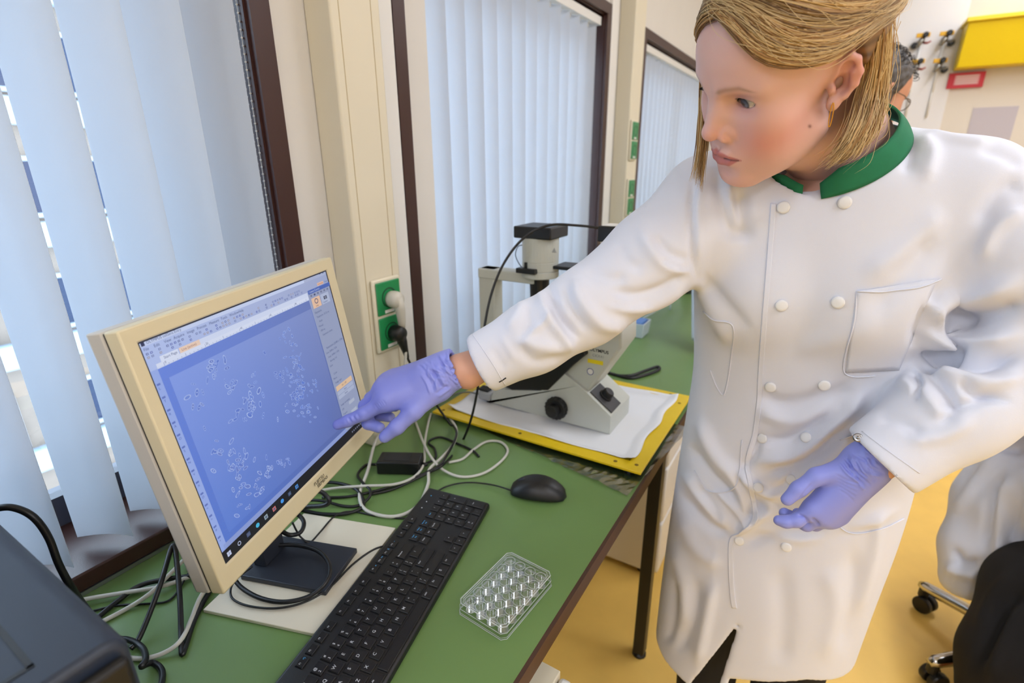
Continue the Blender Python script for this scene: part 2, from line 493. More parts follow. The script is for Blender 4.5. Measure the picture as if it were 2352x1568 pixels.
# local axes: x to the right, y up, z out of the screen; the screen surface is z = 0
bw, bt, bb = .0175, .0175, .027
X0, X1m, Yb, Yt = -SW / 2 - bw, SW / 2 + bw, -SH / 2 - bb, SH / 2 + bt
fr = MB()
outer = [(X0, Yb), (X1m, Yb), (X1m, Yt), (X0, Yt)]
inner = [(-SW / 2, -SH / 2), (SW / 2, -SH / 2), (SW / 2, SH / 2), (-SW / 2, SH / 2)]
v = [(x, y, -.014) for x, y in outer] + [(x, y, .004) for x, y in outer] + [(x, y, .002) for x, y in inner] + [(x, y, -.014) for x, y in inner]
f = []
for k in range(4):
    j = (k + 1) % 4
    f += [(k, j, 4 + j, 4 + k), (4 + k, 4 + j, 8 + j, 8 + k), (8 + k, 8 + j, 12 + j, 12 + k), (12 + k, 12 + j, j, k)]
fr.add(v, f)
obj('bezel', fr, m_bezel, mon, bevel=.0022)
obj('seam', MB().box((X0 + .002, Yb + .002, -.017), (X1m - .002, Yt - .002, -.0142)), m_blackp, mon)
sh = MB().ring_loft([[(X0, Yb, -.017), (X1m, Yb, -.017), (X1m, Yt, -.017), (X0, Yt, -.017)],
                     [(X0, Yb, -.036), (X1m, Yb, -.036), (X1m, Yt, -.036), (X0, Yt, -.036)],
                     [(X0 + .03, Yb + .03, -.05), (X1m - .03, Yb + .03, -.05), (X1m - .03, Yt - .03, -.05), (X0 + .03, Yt - .03, -.05)]])
obj('back_shell', sh, m_shell, mon, bevel=.002)
Lg = Matrix.Translation((.012, -SH / 2 - .0145, .0043))
label_obj('maker_mark', 'FUJITSU', .0075, m_print, mon, Matrix.Translation((.012, -SH / 2 - .0105, .0040)))
label_obj('maker_mark', 'SIEMENS', .0072, m_print, mon, Matrix.Translation((.018, -SH / 2 - .0170, .0040)))
# screen picture: flat emissive pieces, each a hair in front of the other
def screen_mat():
    m = bpy.data.materials.new('screen_picture'); m.use_nodes = True; m.cycles.emission_sampling = 'NONE'
    nt = m.node_tree; nt.nodes.clear()
    a = nt.nodes.new('ShaderNodeAttribute'); a.attribute_name = 'Col'
    e = nt.nodes.new('ShaderNodeEmission'); e.inputs[1].default_value = .66
    g = nt.nodes.new('ShaderNodeBsdfGlossy'); g.inputs['Roughness'].default_value = .35; g.inputs[0].default_value = (.05, .05, .05, 1)
    ad = nt.nodes.new('ShaderNodeAddShader'); o = nt.nodes.new('ShaderNodeOutputMaterial')
    nt.links.new(a.outputs['Color'], e.inputs[0]); nt.links.new(e.outputs[0], ad.inputs[0]); nt.links.new(g.outputs[0], ad.inputs[1]); nt.links.new(ad.outputs[0], o.inputs[0])
    return m
class Pic:
    def __init__(s): s.v = []; s.f = []; s.c = []; s.z = 0.0
    def poly(s, st, col, z, cols=None):
        n = len(s.v)
        for i, (a, b) in enumerate(st):
            s.v.append(((a - .5) * SW, (.5 - b) * SH, z)); s.c.append(S(cols[i] if cols else col))
        s.f.append(tuple(range(n, n + len(st)))[::-1])
    def rect(s, a, b, c, d, col, z=.0002): s.poly([(a, b), (c, b), (c, d), (a, d)], col, z)
    def ringpoly(s, cx, cy, rx, ry, ang, w, col, z, n=12):
        ca, sa = math.cos(ang), math.sin(ang); k0 = len(s.v)
        for i in range(n):
            t = 2 * math.pi * i / n
            for k in (1, 1 - w):
                x, y = rx * k * math.cos(t), ry * k * math.sin(t)
                s.v.append(((cx + x * ca - y * sa - .5) * SW, (.5 - cy) * SH - (x * sa + y * ca) * SW, z)); s.c.append(S(col))
        for i in range(n):
            j = (i + 1) % n
            s.f.append((k0 + 2 * i, k0 + 2 * j, k0 + 2 * j + 1, k0 + 2 * i + 1)[::-1])
    def text(s, st, x, y, size, col, z=.0008, left=True):
        me = text_mesh(st, size)
        k0 = len(s.v); xs = [p.co.x for p in me.vertices]; off = -min(xs) if left and xs else 0
        for p in me.vertices:
            s.v.append(((x - .5) * SW + p.co.x + off, (.5 - y) * SH + p.co.y, z)); s.c.append(S(col))
        for q in me.polygons: s.f.append(tuple(k0 + i for i in q.vertices))
        bpy.data.meshes.remove(me)
P = Pic()
TXT = (70, 84, 130)
P.poly([(0, 0), (1, 0), (1, 1), (0, 1)], None, .0001, [(178, 194, 238), (160, 170, 205), (110, 120, 160), (140, 162, 226)])  # dimming towards the right from oblique viewing is put into these screen colours
P.rect(0, 0, 1, .022, (196, 208, 240), .0002)
P.poly([(.03, .118), (.818, .118), (.83, .94), (.03, .94)], None, .0002, [(104, 134, 222), (108, 126, 188), (90, 106, 166), (86, 120, 208)])
# picture of the cells
P.poly([(.055, .168), (.815, .168), (.815, .892), (.055, .892)], None, .0003, [(130, 156, 230), (128, 144, 200), (98, 114, 176), (94, 128, 213)])
P.rect(.03, .112, .82, .120, (206, 216, 242), .0003)
P.rect(.018, .92, .83, .944, (138, 156, 212), .0003)
P.rect(.0, .118, .03, .94, (150, 172, 232), .0003)
P.rect(.03, .10, .82, .113, (214, 222, 244), .0004)
P.rect(.05, .078, .118, .1, (216, 224, 246), .0004); P.text('Start Page', .062, .089, .0042, TXT)
P.rect(.122, .078, .206, .1, (232, 204, 186), .0004); P.text('Live (active)', .13, .089, .0042, (150, 110, 100))
P.rect(.206, .078, .82, .1, (206, 216, 242), .0004)
P.rect(.008, .006, .020, .02, (40, 50, 90), .0004); P.text('OLYMPUS cellSens Entry', .026, .012, .0042, TXT)
xx = .010
for wd in ('File', 'Edit', 'View', 'Acquire', 'Image', 'Process', 'Measure', 'Tools', 'Window', 'Help'):
    P.text(wd, xx, .034, .0044, TXT); xx += .012 + .0082 * len(wd) * .72
r2 = random.Random(3)
for row, y in ((0, .052), (1, .066)):
    x = .012
    while x < .8:
        if r2.random() < .62:
            c = r2.choice([(96, 112, 168), (70, 86, 150), (150, 140, 150), (60, 80, 170)])
            P.rect(x, y - .004, x + .008, y + .004, c, .0005); P.rect(x + .002, y - .002, x + .006, y + .002, (190, 202, 238), .0006)
        x += .0145
for k in range(46):
    x = .055 + k * .0165
    P.rect(x, .113 if k % 5 else .105, x + .0012, .118, (96, 112, 170), .0006)
    if k % 10 == 0: P.text(str(k * 2), x + .004, .107, .0036, TXT)
for k in range(14):
    y = .17 + k * .054
    P.rect(.008, y, .02, y + .008, (96, 116, 190), .0006)
    P.text('LTRAOSNVXD<>#+'[k], .01, y + .02, .004, (80, 100, 180))
for k in range(36):
    y = .17 + k * .02
    P.rect(.047 if k % 5 else .04, y, .055, y + .0012, (110, 130, 200), .0005)
# right hand panel
P.rect(.82, .0, 1, .022, (170, 180, 212), .0004)
P.rect(.905, .050, .955, .066, (226, 186, 166), .0004); P.text('Acquisition', .908, .058, .0032, (150, 90, 80))
P.text('Count', .962, .058, .0032, TXT); P.rect(.94, .006, .95, .009, TXT, .0006); P.rect(.965, .004, .972, .010, TXT, .0006)
P.rect(.825, .07, 1, .092, (76, 104, 182), .0005); P.text('Camera Control', .832, .081, .0040, (200, 210, 240))
P.rect(.822, .092, 1, .94, (150, 160, 192), .0004)
for k in range(6): P.rect(.835 + .026 * k, .098, .847 + .026 * k, .108, r2.choice([(70, 80, 120), (110, 118, 150)]), .0006)
P.rect(.834, .118, .898, .176, (228, 190, 164), .0006); P.ringpoly(.866, .14, .014, .012, 0, .3, (80, 84, 120), .0008); P.text('Live', .855, .166, .004, (110, 80, 80))
P.rect(.905, .118, .97, .176, (176, 186, 214), .0006); P.rect(.925, .134, .95, .152, (50, 56, 84), .0008); P.ringpoly(.9375, .143, .006, .005, 0, .4, (190, 196, 220), .0009); P.text('Snapshot', .913, .166, .0034, TXT)
yy = .2
pt = ['Exposure', 'Exposure: 15.32 ms', 'Auto', 'Manual', '100 ms', 'Exposure comp.', '', '', 'Resolution (2048 x 1536)', 'Live: 2048 x 1536', 'Snap: 2048 x 1536', 'Binning 1x1', 'Gain', '', 'Color', 'Mono', 'Image type']
for i, s_ in enumerate(pt):
    if s_: P.text(s_, .834 + .006 * (i % 3), yy, .0042 if i not in (0, 8) else .0046, TXT)
    yy += .027
P.rect(.834, .655, .975, .685, (222, 190, 160), .0006); P.text('On / Off', .882, .67, .004, (120, 90, 80))
P.rect(.834, .69, .975, .712, (172, 182, 210), .0006); P.text('Auto', .89, .701, .004, TXT)
P.rect(.834, .716, .975, .738, (172, 182, 210), .0006); P.text('Reset', .888, .727, .004, TXT)
for i, s_ in enumerate(('Image averaging', 'Off', 'Frames', 'Shading corr.', 'Gamma 1.0')): P.text(s_, .834, .775 + .03 * i, .0042, TXT)
P.rect(.90, .79, .95, .81, (176, 184, 206), .0006); P.rect(.90, .85, .95, .87, (176, 184, 206), .0006)
for q_ in ((0, 0, 1, .006), (.993, 0, 1, 1), (0, 0, .004, 1)): P.rect(*q_, (30, 32, 48), .00045)
# task bar
P.rect(0, .944, 1, 1, (22, 24, 34), .0005)
for i, c in enumerate([(196, 206, 236), (180, 190, 220), (70, 84, 120), (70, 180, 220), (150, 170, 180), (200, 110, 110), (70, 150, 230), (60, 80, 110), (60, 140, 220)]):
    x = .018 + .048 * i
    if i == 1: P.ringpoly(x + .01, .972, .008, .008, 0, .35, c, .0007)
    elif i == 0:
        for a in (0, 1):
            for b in (0, 1): P.rect(x + .009 * a, .962 + .011 * b, x + .008 + .009 * a, .972 + .011 * b, c, .0007)
    elif i in (3, 6): P.ringpoly(x + .01, .972, .0095, .0085, 0, .95, c, .0007)
    else: P.rect(x, .962, x + .018, .982, c, .0007); P.rect(x + .004, .967, x + .014, .978, (90, 100, 130), .0008)
for i in range(6): P.rect(.86 + .016 * i, .967, .868 + .016 * i, .977, (120, 126, 150), .0007)
P.text('11:42', .955, .972, .004, (150, 156, 176))
# cells
def cluster(cx, cy, sx, sy, n, seed, size=.011, rot=0.0, el=.45):
    q = random.Random(seed)
    for k in range(n):
        a = q.gauss(0, 1); b = q.gauss(0, 1)
        x = cx + sx * a * math.cos(rot) - sy * b * math.sin(rot); y = cy + (sx * a * math.sin(rot) + sy * b * math.cos(rot)) * 1.25
        if not (.065 < x < .80 and .18 < y < .88): continue
        s_ = size * q.uniform(.7, 1.3); an = q.uniform(0, math.pi) if q.random() < .5 else rot + q.gauss(0, .4); e_ = el * q.uniform(.7, 1.3)
        P.ringpoly(x, y, s_, s_ * e_, an, .30, q.choice([(158, 178, 232), (146, 168, 228), (172, 190, 236)]), .0005 + k * 1e-6)
        P.ringpoly(x, y, s_ * .72, s_ * e_ * .72, an, .95, q.choice([(96, 124, 206), (112, 138, 214), (104, 126, 200)]), .0006)
        if q.random() < .5: P.ringpoly(x, y, s_ * .18, s_ * .18, 0, .9, (170, 190, 238), .0007, 6)
for c in ((.232, .215, .030, .02, 16, 1, .012, -.9), (.325, .45, .045, .03, 26, 2, .013, -.9), (.24, .46, .03, .006, 6, 3, .012, -.5), (.275, .32, .018, .02, 9, 4, .011, -1.1),
          (.60, .43, .030, .045, 34, 5, .010, .6), (.57, .55, .040, .035, 40, 6, .010, .4), (.50, .40, .028, .008, 7, 7, .010, .5), (.60, .66, .04, .02, 15, 8, .010, .3), (.68, .56, .03, .05, 12, 9, .009, 1.),
          (.60, .245, .018, .025, 7, 10, .010, 1.2), (.66, .27, .03, .03, 4, 11, .010, 0), (.205, .66, .018, .05, 18, 12, .012, -1.2), (.20, .76, .05, .03, 18, 13, .012, .3), (.11, .55, .02, .05, 6, 14, .012, 1.),
          (.17, .60, .02, .02, 6, 15, .012, -.8), (.38, .80, .025, .02, 7, 16, .012, 1.2), (.28, .80, .03, .02, 8, 17, .012, -.8), (.13, .26, .03, .015, 4, 18, .013, 0), (.105, .33, .012, .006, 3, 19, .012, 0), (.15, .85, .05, .02, 10, 20, .012, .2), (.075, .44, .008, .04, 4, 21, .012, 1.4), (.47, .26, .004, .004, 2, 22, .010, 1.3), (.42, .60, .003, .003, 1, 23, .009, 0)):
    cluster(*c)
me = bpy.data.meshes.new('screen'); me.from_pydata(P.v, [], P.f)
ca = me.color_attributes.new('Col', 'FLOAT_COLOR', 'POINT'); ca.data.foreach_set('color', np.array(P.c, 'f').ravel())
me.materials.append(screen_mat())
obj('screen', me, None, mon, label='lit blue screen with clusters of pale cells and a side panel of settings')
# stand: neck and flat foot
bc = np.array((.252, .397, 0)); fd = np.array((nv[0], nv[1], 0)); fd /= np.linalg.norm(fd); sd = np.array((-fd[1], fd[0], 0))
def st_pt(a, b, z): return bc + fd * a + sd * b + np.array((0, 0, z))
zb = ZB + .007
base = MB().ring_loft([[st_pt(-.085, -.047, zb), st_pt(.062, -.047, zb), st_pt(.062, .047, zb), st_pt(-.085, .047, zb)], [st_pt(-.085, -.047, zb + .009), st_pt(.062, -.047, zb + .009), st_pt(.062, .047, zb + .009), st_pt(-.085, .047, zb + .009)]])
obj('stand_foot', base, m_navy, mon, world=True, bevel=.0015)
obj('stand_neck', MB().ring_loft([[st_pt(-.078, -.024, zb + .009), st_pt(-.056, -.024, zb + .009), st_pt(-.056, .024, zb + .009), st_pt(-.078, .024, zb + .009)], [st_pt(-.084, -.024, 1.08), st_pt(-.064, -.024, 1.08), st_pt(-.064, .024, 1.08), st_pt(-.084, .024, 1.08)]]), m_navy, mon, world=True, bevel=.002)
# beige board under the monitor
bd = [pz(466, 1400, ZB + .006), pz(725, 1456, ZB + .006), pz(909, 1212, ZB + .006), pz(672, 1178, ZB + .006)]
bd[3] = bd[0] + bd[2] - bd[1]
B_ = MB().ring_loft([[tuple(p[:2]) + (ZB + .0005,) for p in bd], [tuple(p[:2]) + (ZB + .0065,) for p in bd]])
props(obj('board', B_, mat('beige_board', (226, 216, 194), .45), bevel=.001), 'flat beige board lying under the monitor stand', 'board')

# ------------------------------------------------------------------ keyboard
m_kb = mat('keyboard_black', (21, 21, 23), .45, bump=.06, bscale=1500)
m_key = mat('key_black', (18, 18, 20), .4, bump=.04, bscale=1500)
m_leg = mat('key_print_white', (205, 208, 214), .6)
m_legb = mat('key_print_blue', (80, 170, 230), .6)
kb = thing('keyboard', 'black computer keyboard lying slanted in front of the monitor', 'keyboard')
tr = np.array((.292, .647)); ud = np.array((-.235, .972)); ud /= np.linalg.norm(ud); vd = np.array((ud[1], -ud[0]))
KL, KW = .442, .127
org = tr - ud * KL
mk = Matrix.Identity(4)
for i in range(2):
    mk[i][0], mk[i][1] = ud[i], -vd[i]
mk[0][3], mk[1][3], mk[2][3] = org[0], org[1], ZB + .0005
tilt = math.radians(4.0)
kb.matrix_world = mk
# local: x along the keys, y away from the typist (top edge y = 0), z up
def kz(y): return .012 + (y + KW) * math.tan(tilt)
kbm = MB().prism([(0, 0), (-KW, 0), (-KW, kz(-KW) - .003), (-KW + .003, kz(-KW)), (-.004, kz(-.004)), (0, kz(0) - .004)], 0, 0, KL)
obj('case', kbm, m_kb, kb, bevel=.0015)
KEYS = {}
def keymesh(w, h):
    k = (round(w, 4), round(h, 4))
    if k not in KEYS:
        a, b = w / 2, h / 2; t = .0009
        m = MB().ring_loft([[(-a, -b, 0), (a, -b, 0), (a, b, 0), (-a, b, 0)], [(-a, -b, .0016), (a, -b, .0016), (a, b, .0016), (-a, b, .0016)], [(-a + t, -b + t, .0026), (a - t, -b + t, .0026), (a - t, b - t, .0026), (-a + t, b - t, .0026)]])
        me = m.mesh('key'); me.materials.append(m_key); KEYS[k] = me
    return KEYS[k]
LEG = {}
def legend(s, size, blue=False):
    k = (s, size, blue)
    if k not in LEG:
        me = text_mesh(s, size, 'key_legend', .00006); me.materials.clear(); me.materials.append(m_legb if blue else m_leg); LEG[k] = me
    return LEG[k]
def key(x, y, w, h, parts):
    """x, y: upper left corner; parts: (text, size, dx, dy, blue)"""
    cx, cy = x + w / 2, -(y + h / 2)
    o = obj('key', keymesh(w, h), None, kb, loc=(cx, cy, kz(cy) - .0004), rot=(tilt, 0, 0))
    for (s, size, dx, dy, blue) in parts:
        l = obj('key_legend', legend(s, size, blue), None, o, loc=(dx, dy, .00265))
U = .01905; kw = .0155
def row(x0, y, items, h=.0150):
    x = x0
    for it in items:
        if isinstance(it, (int, float)): x += it * U; continue
        s, wu = (it, 1) if isinstance(it, str) else (it[0], it[1])
        w = wu * U - (U - kw); 
        if len(s) == 1 and s.isalpha(): pr = [(s, .0062, -.002, .002, False)]
        elif '|' in s and len(s) > 1:
            a, b = s.split('|', 1); pr = [(a, .0048, -.003, .0038, False), (b, .0048, -.003, -.0032, False)]
        elif s: pr = [(s, .0030 if len(s) > 2 else .0044, -w / 2 + .0065 if len(s) > 2 else -.002, .003, False)]
        else: pr = []
        key(x, y, w, h, pr); x += wu * U
x0 = .0105; g = .0338
fx = x0
key(fx, .011, kw, .0105, [('Esc', .0032, -.002, .0015, False)])
fx += 2 * U
for grp in range(3):
    for k in range(4):
        n = grp * 4 + k + 1
        key(fx, .011, kw, .0105, [('F%d' % n, .0032, -.003, .001, False)] + ([(('<)', '-', '+', '<<', '||', '>>', '', '', 'o', '==', ')(', '--')[n - 1] or '.', .0042, .0045, .001, True)] if n in (1, 9, 10, 11, 12) else []))
        fx += U
    fx += .0078
row(x0, g, ['~|`', '!|1', '@|2', '#|3', '$|4', '%|5', '^|6', '&|7', '*|8', '(|9', ')|0', '_|-', '+|=', ('Backspace', 2)])
row(x0, g + U * .97, [('Tab', 1.5)] + list('QWERTYUIOP') + ['{|[', '}|]', ('|', 1.5)])
row(x0, g + U * 1.94, [('Caps Lock', 1.75)] + list('ASDFGHJKL') + [':|;', '"|,', ('Enter', 2.25)])
row(x0, g + U * 2.91, [('Shift', 2.25)] + list('ZXCVBNM') + ['<|,', '>|.', '?|/', ('Shift', 2.75)])
row(x0, g + U * 3.88, [('Ctrl', 1.25), ('Win', 1.25), ('Alt', 1.25), ('', 6.25), ('AltGr', 1.25), ('Fn', 1.25), ('[]', 1.25), ('Ctrl', 1.25)])
xn = x0 + 15 * U + .0045
for k, s in enumerate(('PrtScn', 'ScrLk', 'Pause')): key(xn + k * U, .011, kw, .0105, [(s[:2], .003, 0, 0, False)])
for k, (a, b) in enumerate((('Insert', 'Delete'), ('Home', 'End'), ('Page Up', 'Page Dn'))):
    key(xn + k * U, g, kw, .015, [(a, .0030, 0, .003, True), ('Play', .0030, 0, -.002, True)]); key(xn + k * U, g + U * .97, kw, .015, [(b, .003, 0, .002, False)])
key(xn + U, g + U * 2.91, kw, .015, [('^', .005, 0, .001, False)])
for k, s in enumerate('<v>'): key(xn + k * U, g + U * 3.88, kw, .015, [(s, .004, 0, .001, False)])
xp = xn + 3 * U + .0045
grid = [['Num', '/', '*', '-'], ['7', '8', '9', None], ['4', '5', '6', None], ['1', '2', '3', None]]
for r in range(4):
    for c in range(4):
        if grid[r][c]: key(xp + c * U, g + U * .97 * r, kw, .015, [(grid[r][c], .0048 if len(grid[r][c]) == 1 else .003, 0, .002, len(grid[r][c]) > 1)])
key(xp + 3 * U, g + U * .97, kw, U * 1.94 - .004, [('+', .005, 0, .006, False)])
key(xp + 3 * U, g + U * .97 * 3, kw, U * 1.94 - .004, [('Enter', .003, 0, .006, False)])
key(xp, g + U * 3.88, 2 * U - (U - kw), .015, [('0', .0048, -.004, .003, False), ('Ins', .003, -.004, -.003, False)]); key(xp + 2 * U, g + U * 3.88, kw, .015, [('.', .006, 0, .002, False)])
for k in range(3):
    obj('status_light', MB().lathe([(.0012, 0), (.0012, .0004), (.0005, .0006)], (0, 0, 0), n=8), m_leg if k < 2 else m_legb, kb, loc=(xp + .02 + k * U, -.017, kz(-.017)))

# ------------------------------------------------------------------ mouse
ms = thing('computer_mouse', 'black computer mouse standing on the green bench top', 'mouse', (.4715, .764, ZB + .0005), (0, 0, math.atan2(.33, .945)))
def mouse_mesh():
    b = MB(); rings = []
    N = 26; K = 28
    for i in range(N + 1):
        t = i / N; x = -.056 + .112 * t
        e = (1 - abs(2 * t - 1) ** 3.2) ** (1 / 2.6) if 0 < t < 1 else .02
        wd = .031 * e * (1 - .06 * math.cos(2 * math.pi * t))
        ht = .038 * (math.sin(math.pi * min(1, max(0, .12 + t * .80))) ** .75) * (e ** .5) * (.92 + .1 * t)
        ring = []
        for k in range(K):
            a = 2 * math.pi * k / K
            cx, cz = math.cos(a), math.sin(a)
            ring.append((x, wd * math.copysign(abs(cx) ** .75, cx) * (1 if cz < 0 else (1 - .12 * cz)), max(0.0, ht * (.22 + .78 * cz) if cz > 0 else ht * .22 * (1 + cz))))
        rings.append(ring)
    return b.ring_loft(rings)
obj('shell', mouse_mesh(), m_blackp, ms, sm=True)
obj('scroll_wheel', MB().lathe([(.0085, -.003), (.0095, -.0018), (.0095, .0018), (.0085, .003)], (-.030, 0, .0225), axis=(0, 1, 0), n=20), m_navy, ms, sm=True)

# ------------------------------------------------------------------ well plate
m_clear = thin_clear('clear_plastic', (.985, .99, .988), .02, .10, k=.32)
wp = thing('well_plate', 'clear plastic 24 well plate with lid beside the keyboard', 'well plate', (.5545, .5135, ZB + .0005), (0, 0, math.radians(-4.5)))
a, b = .0427, .0639
m_rim = bpy.data.materials.new('clear_plastic_edge'); m_rim.use_nodes = True
_n = m_rim.node_tree; _n.nodes.clear()
_t = _n.nodes.new('ShaderNodeBsdfTransparent'); _g = _n.nodes.new('ShaderNodeBsdfPrincipled'); _g.inputs['Base Color'].default_value = (.82, .86, .84, 1); _g.inputs['Roughness'].default_value = .12
_m = _n.nodes.new('ShaderNodeMixShader'); _m.inputs[0].default_value = .42; _o = _n.nodes.new('ShaderNodeOutputMaterial')
_n.links.new(_t.outputs[0], _m.inputs[1]); _n.links.new(_g.outputs[0], _m.inputs[2]); _n.links.new(_m.outputs[0], _o.inputs[0])
def rect_ring(a, b, z, c=.006):
    return [(-a + c, -b, z), (a - c, -b, z), (a, -b + c, z), (a, b - c, z), (a - c, b, z), (-a + c, b, z), (-a, b - c, z), (-a, -b + c, z)]
def loop(pts, r): return MB().tube(pts + [pts[0]], r, 6)
bs = obj('base_skirt', MB().ring_loft([rect_ring(a, b, 0), rect_ring(a, b, .003), rect_ring(a - .002, b - .002, .0165)], cap=False), m_clear, wp)
obj('skirt_edge', loop(rect_ring(a, b, .0006), .0006), m_rim, bs); obj('skirt_edge', loop(rect_ring(a - .0003, b - .0003, .0032), .0004), m_rim, bs)
lid = obj('lid', MB().ring_loft([rect_ring(a - .0005, b - .0005, .010), rect_ring(a - .0015, b - .0015, .0205)], cap=False), m_clear, wp)
obj('lid_top', MB().add(rect_ring(a - .0015, b - .0015, .0205), [tuple(range(8))]), thin_clear('lid_film', (.985, .99, .99), .004, .12, k=.12), lid)
obj('lid_edge', loop(rect_ring(a - .0015, b - .0015, .0203), .0008), m_rim, lid); obj('lid_edge', loop(rect_ring(a - .0005, b - .0005, .0102), .0005), m_rim, lid); obj('lid_edge', loop(rect_ring(a - .0045, b - .0045, .0203), .0004), m_rim, lid)
wme = MB().ring_loft([[(r * math.cos(2 * math.pi * k / 24), r * math.sin(2 * math.pi * k / 24), z) for k in range(24)] for r, z in ((.0080, .0180), (.0076, .0015))], cap=False).mesh('well', True)
wme.materials.append(m_clear)
def circ(r, z, n=24): return [(r * math.cos(2 * math.pi * k / n), r * math.sin(2 * math.pi * k / n), z) for k in range(n)]
fme = MB().add(circ(.0074, .0016), [tuple(range(24))]).mesh('well_floor'); fme.materials.append(thin_clear('well_floor_film', (.93, .95, .95), .06, .1))
rme = loop(circ(.0081, .0181), .00045).mesh('well_rim', True); rme.materials.append(m_rim)
r2me = loop(circ(.0075, .0016), .0004).mesh('well_rim', True); r2me.materials.append(m_rim)
for i in range(4):
    for j in range(6):
        w_ = obj('well', wme, None, wp, loc=((i - 1.5) * .0193, (j - 2.5) * .0193, 0))
        obj('well_floor', fme, None, w_); obj('well_rim', rme, None, w_); obj('well_rim', r2me, None, w_)
m_ink = mat('marker_ink', (50, 56, 60), .6)
for s_, x_, y_ in (('CYK', -.022, -.047), ('2', -.018, -.034), ('+', .004, -.044)):
    label_obj('marker_note', s_, .007, m_ink, wp, Matrix.Translation((x_, y_, .0207)) @ Matrix.Rotation(math.radians(60), 4, 'Z'))

# ------------------------------------------------------------------ computer case at the left edge
m_case = mat('case_blue_black', (44, 52, 66), .5, bump=.05, bscale=900)
m_vent = mat('case_front_black', (14, 13, 13), .55)
pc = thing('computer_case', 'dark computer case at the left edge of the bench', 'computer case', (.25, 0, ZB))
ZP = 1.03
cs = MB().prism([(-.12, ZB + .008), (.103, ZB + .008), (.103, ZP - .012), (.097, ZP - .003), (.088, ZP), (-.112, ZP), (-.12, ZP - .008)], 0, .04, .472)
obj('housing', cs, m_case, pc, world=True, bevel=.006, seg=3)
obj('lid_groove', MB().box((.05, .052, ZP - .001), (.447, .056, ZP + .0006)), m_vent, pc, world=True)
obj('lid_groove', MB().box((.444, -.1, ZP - .001), (.448, .056, ZP + .0006)), m_vent, pc, world=True)
fp = obj('front_panel', MB().box((.473, -.118, ZB + .01), (.484, .098, ZP - .012)), m_vent, pc, world=True, bevel=.005, seg=3)
for k in range(9):
    obj('vent_rib', MB().box((.484, .090 - .02 * k, ZB + .03), (.490, .082 - .02 * k, ZP - .035)), m_vent, fp, world=True, bevel=.002)
for x in (.07, .40):
    for y in (-.10, .075):
        obj('rubber_foot', MB().lathe([(.012, 0), (.012, .005), (.010, .0085)], (x, y, ZB + .0003), n=12), m_blackp, pc, world=True)
# ================================================================== tray, microscope, cables, small things
m_yel = mat('yellow_lacquered_metal', (232, 196, 22), .42, vary=.05, vscale=12)
m_paper = mat('white_tissue', (238, 238, 240), .85, bump=.1, bscale=500)
m_scope = mat('microscope_grey_white', (204, 206, 196), .42)
m_sblk = mat('microscope_black', (24, 24, 25), .4)
m_bag = thin_clear('plastic_bag_film', (.95, .96, .97), .10, .22)
TX0, TX1, TY0, TY1 = .085, .629, .910, 1.337
tz = ZB + .018
tray = thing('tray', 'yellow metal tray with a wide flat rim under the microscope', 'tray', ((TX0 + TX1) / 2, (TY0 + TY1) / 2, ZB))
def rr(x0, y0, x1, y1, z): return [(x0, y0, z), (x1, y0, z), (x1, y1, z), (x0, y1, z)]
w = .034
obj('rim', MB().ring_loft([rr(TX0, TY0, TX1, TY1, tz - .005), rr(TX0, TY0, TX1, TY1, tz), rr(TX0 + w, TY0 + w, TX1 - w, TY1 - w, tz), rr(TX0 + w + .006, TY0 + w + .006, TX1 - w - .006, TY1 - w - .006, tz - .010), rr(TX0 + w + .002, TY0 + w + .002, TX1 - w - .002, TY1 - w - .002, tz - .013)], cap=False), m_yel, tray, world=True, bevel=.001)
obj('tray_floor', MB().box((TX0 + w, TY0 + w, tz - .014), (TX1 - w, TY1 - w, tz - .0105)), m_yel, tray, world=True)
for x, y in ((TX0 + .03, TY0 + .02), (TX1 - .03, TY0 + .02), (TX0 + .03, TY1 - .02), (TX1 - .03, TY1 - .02)):
    obj('foot', MB().lathe([(.010, 0), (.010, tz - .005 - ZB - .0004)], (x, y, ZB + .0002), n=12), m_blackp, tray, world=True)
for x, y in ((TX1 - .017, TY0 + .025), (TX1 - .06, TY0 + .016), (TX1 - .016, TY1 - .06), (TX1 - .05, TY1 - .016), (TX0 + .02, TY0 + .02), (TX0 + .25, TY0 + .016)):
    obj('rim_hole', MB().lathe([(.0042, tz - .0001), (.0042, tz + .0003), (.001, tz + .0003)], (x, y, 0), n=12), mat('hole_dark_ochre', (120, 92, 10), .7), tray, world=True)
# tissue in the tray
r4 = random.Random(4)
ph = [(r4.uniform(8, 40), r4.uniform(8, 40), r4.uniform(0, 6), r4.uniform(.0003, .0011)) for _ in range(14)]
pv = []; pf = []; NX, NY = 60, 50
for j in range(NY + 1):
    for i in range(NX + 1):
        x = TX0 + .026 + (TX1 - TX0 - .056) * i / NX + .004 * math.sin(j * .3); y = TY0 + .030 + (TY1 - TY0 - .058) * j / NY + .003 * math.sin(i * .25 + 1)
        z = tz - .006 + sum(a * math.sin(fx * x + fy * y + p) for fx, fy, p, a in ph)
        e = min(i, NX - i) / NX, min(j, NY - j) / NY
        z += .0085 * math.exp(-(e[0] / .03) ** 2) + .0085 * math.exp(-(e[1] / .035) ** 2)
        z = max(z, tz + .0006) if min(e) < .035 else z
        pv.append((x, y, z))
for j in range(NY):
    for i in range(NX):
        a = j * (NX + 1) + i; pf.append((a, a + 1, a + NX + 2, a + NX + 1))
pm = MB().add(pv, pf)
po = obj('tissue_sheet', pm, m_paper, sm=True)
po.modifiers.new('thick', 'SOLIDIFY').thickness = .0008
props(po, 'white tissue sheet lining the yellow tray', 'tissue')
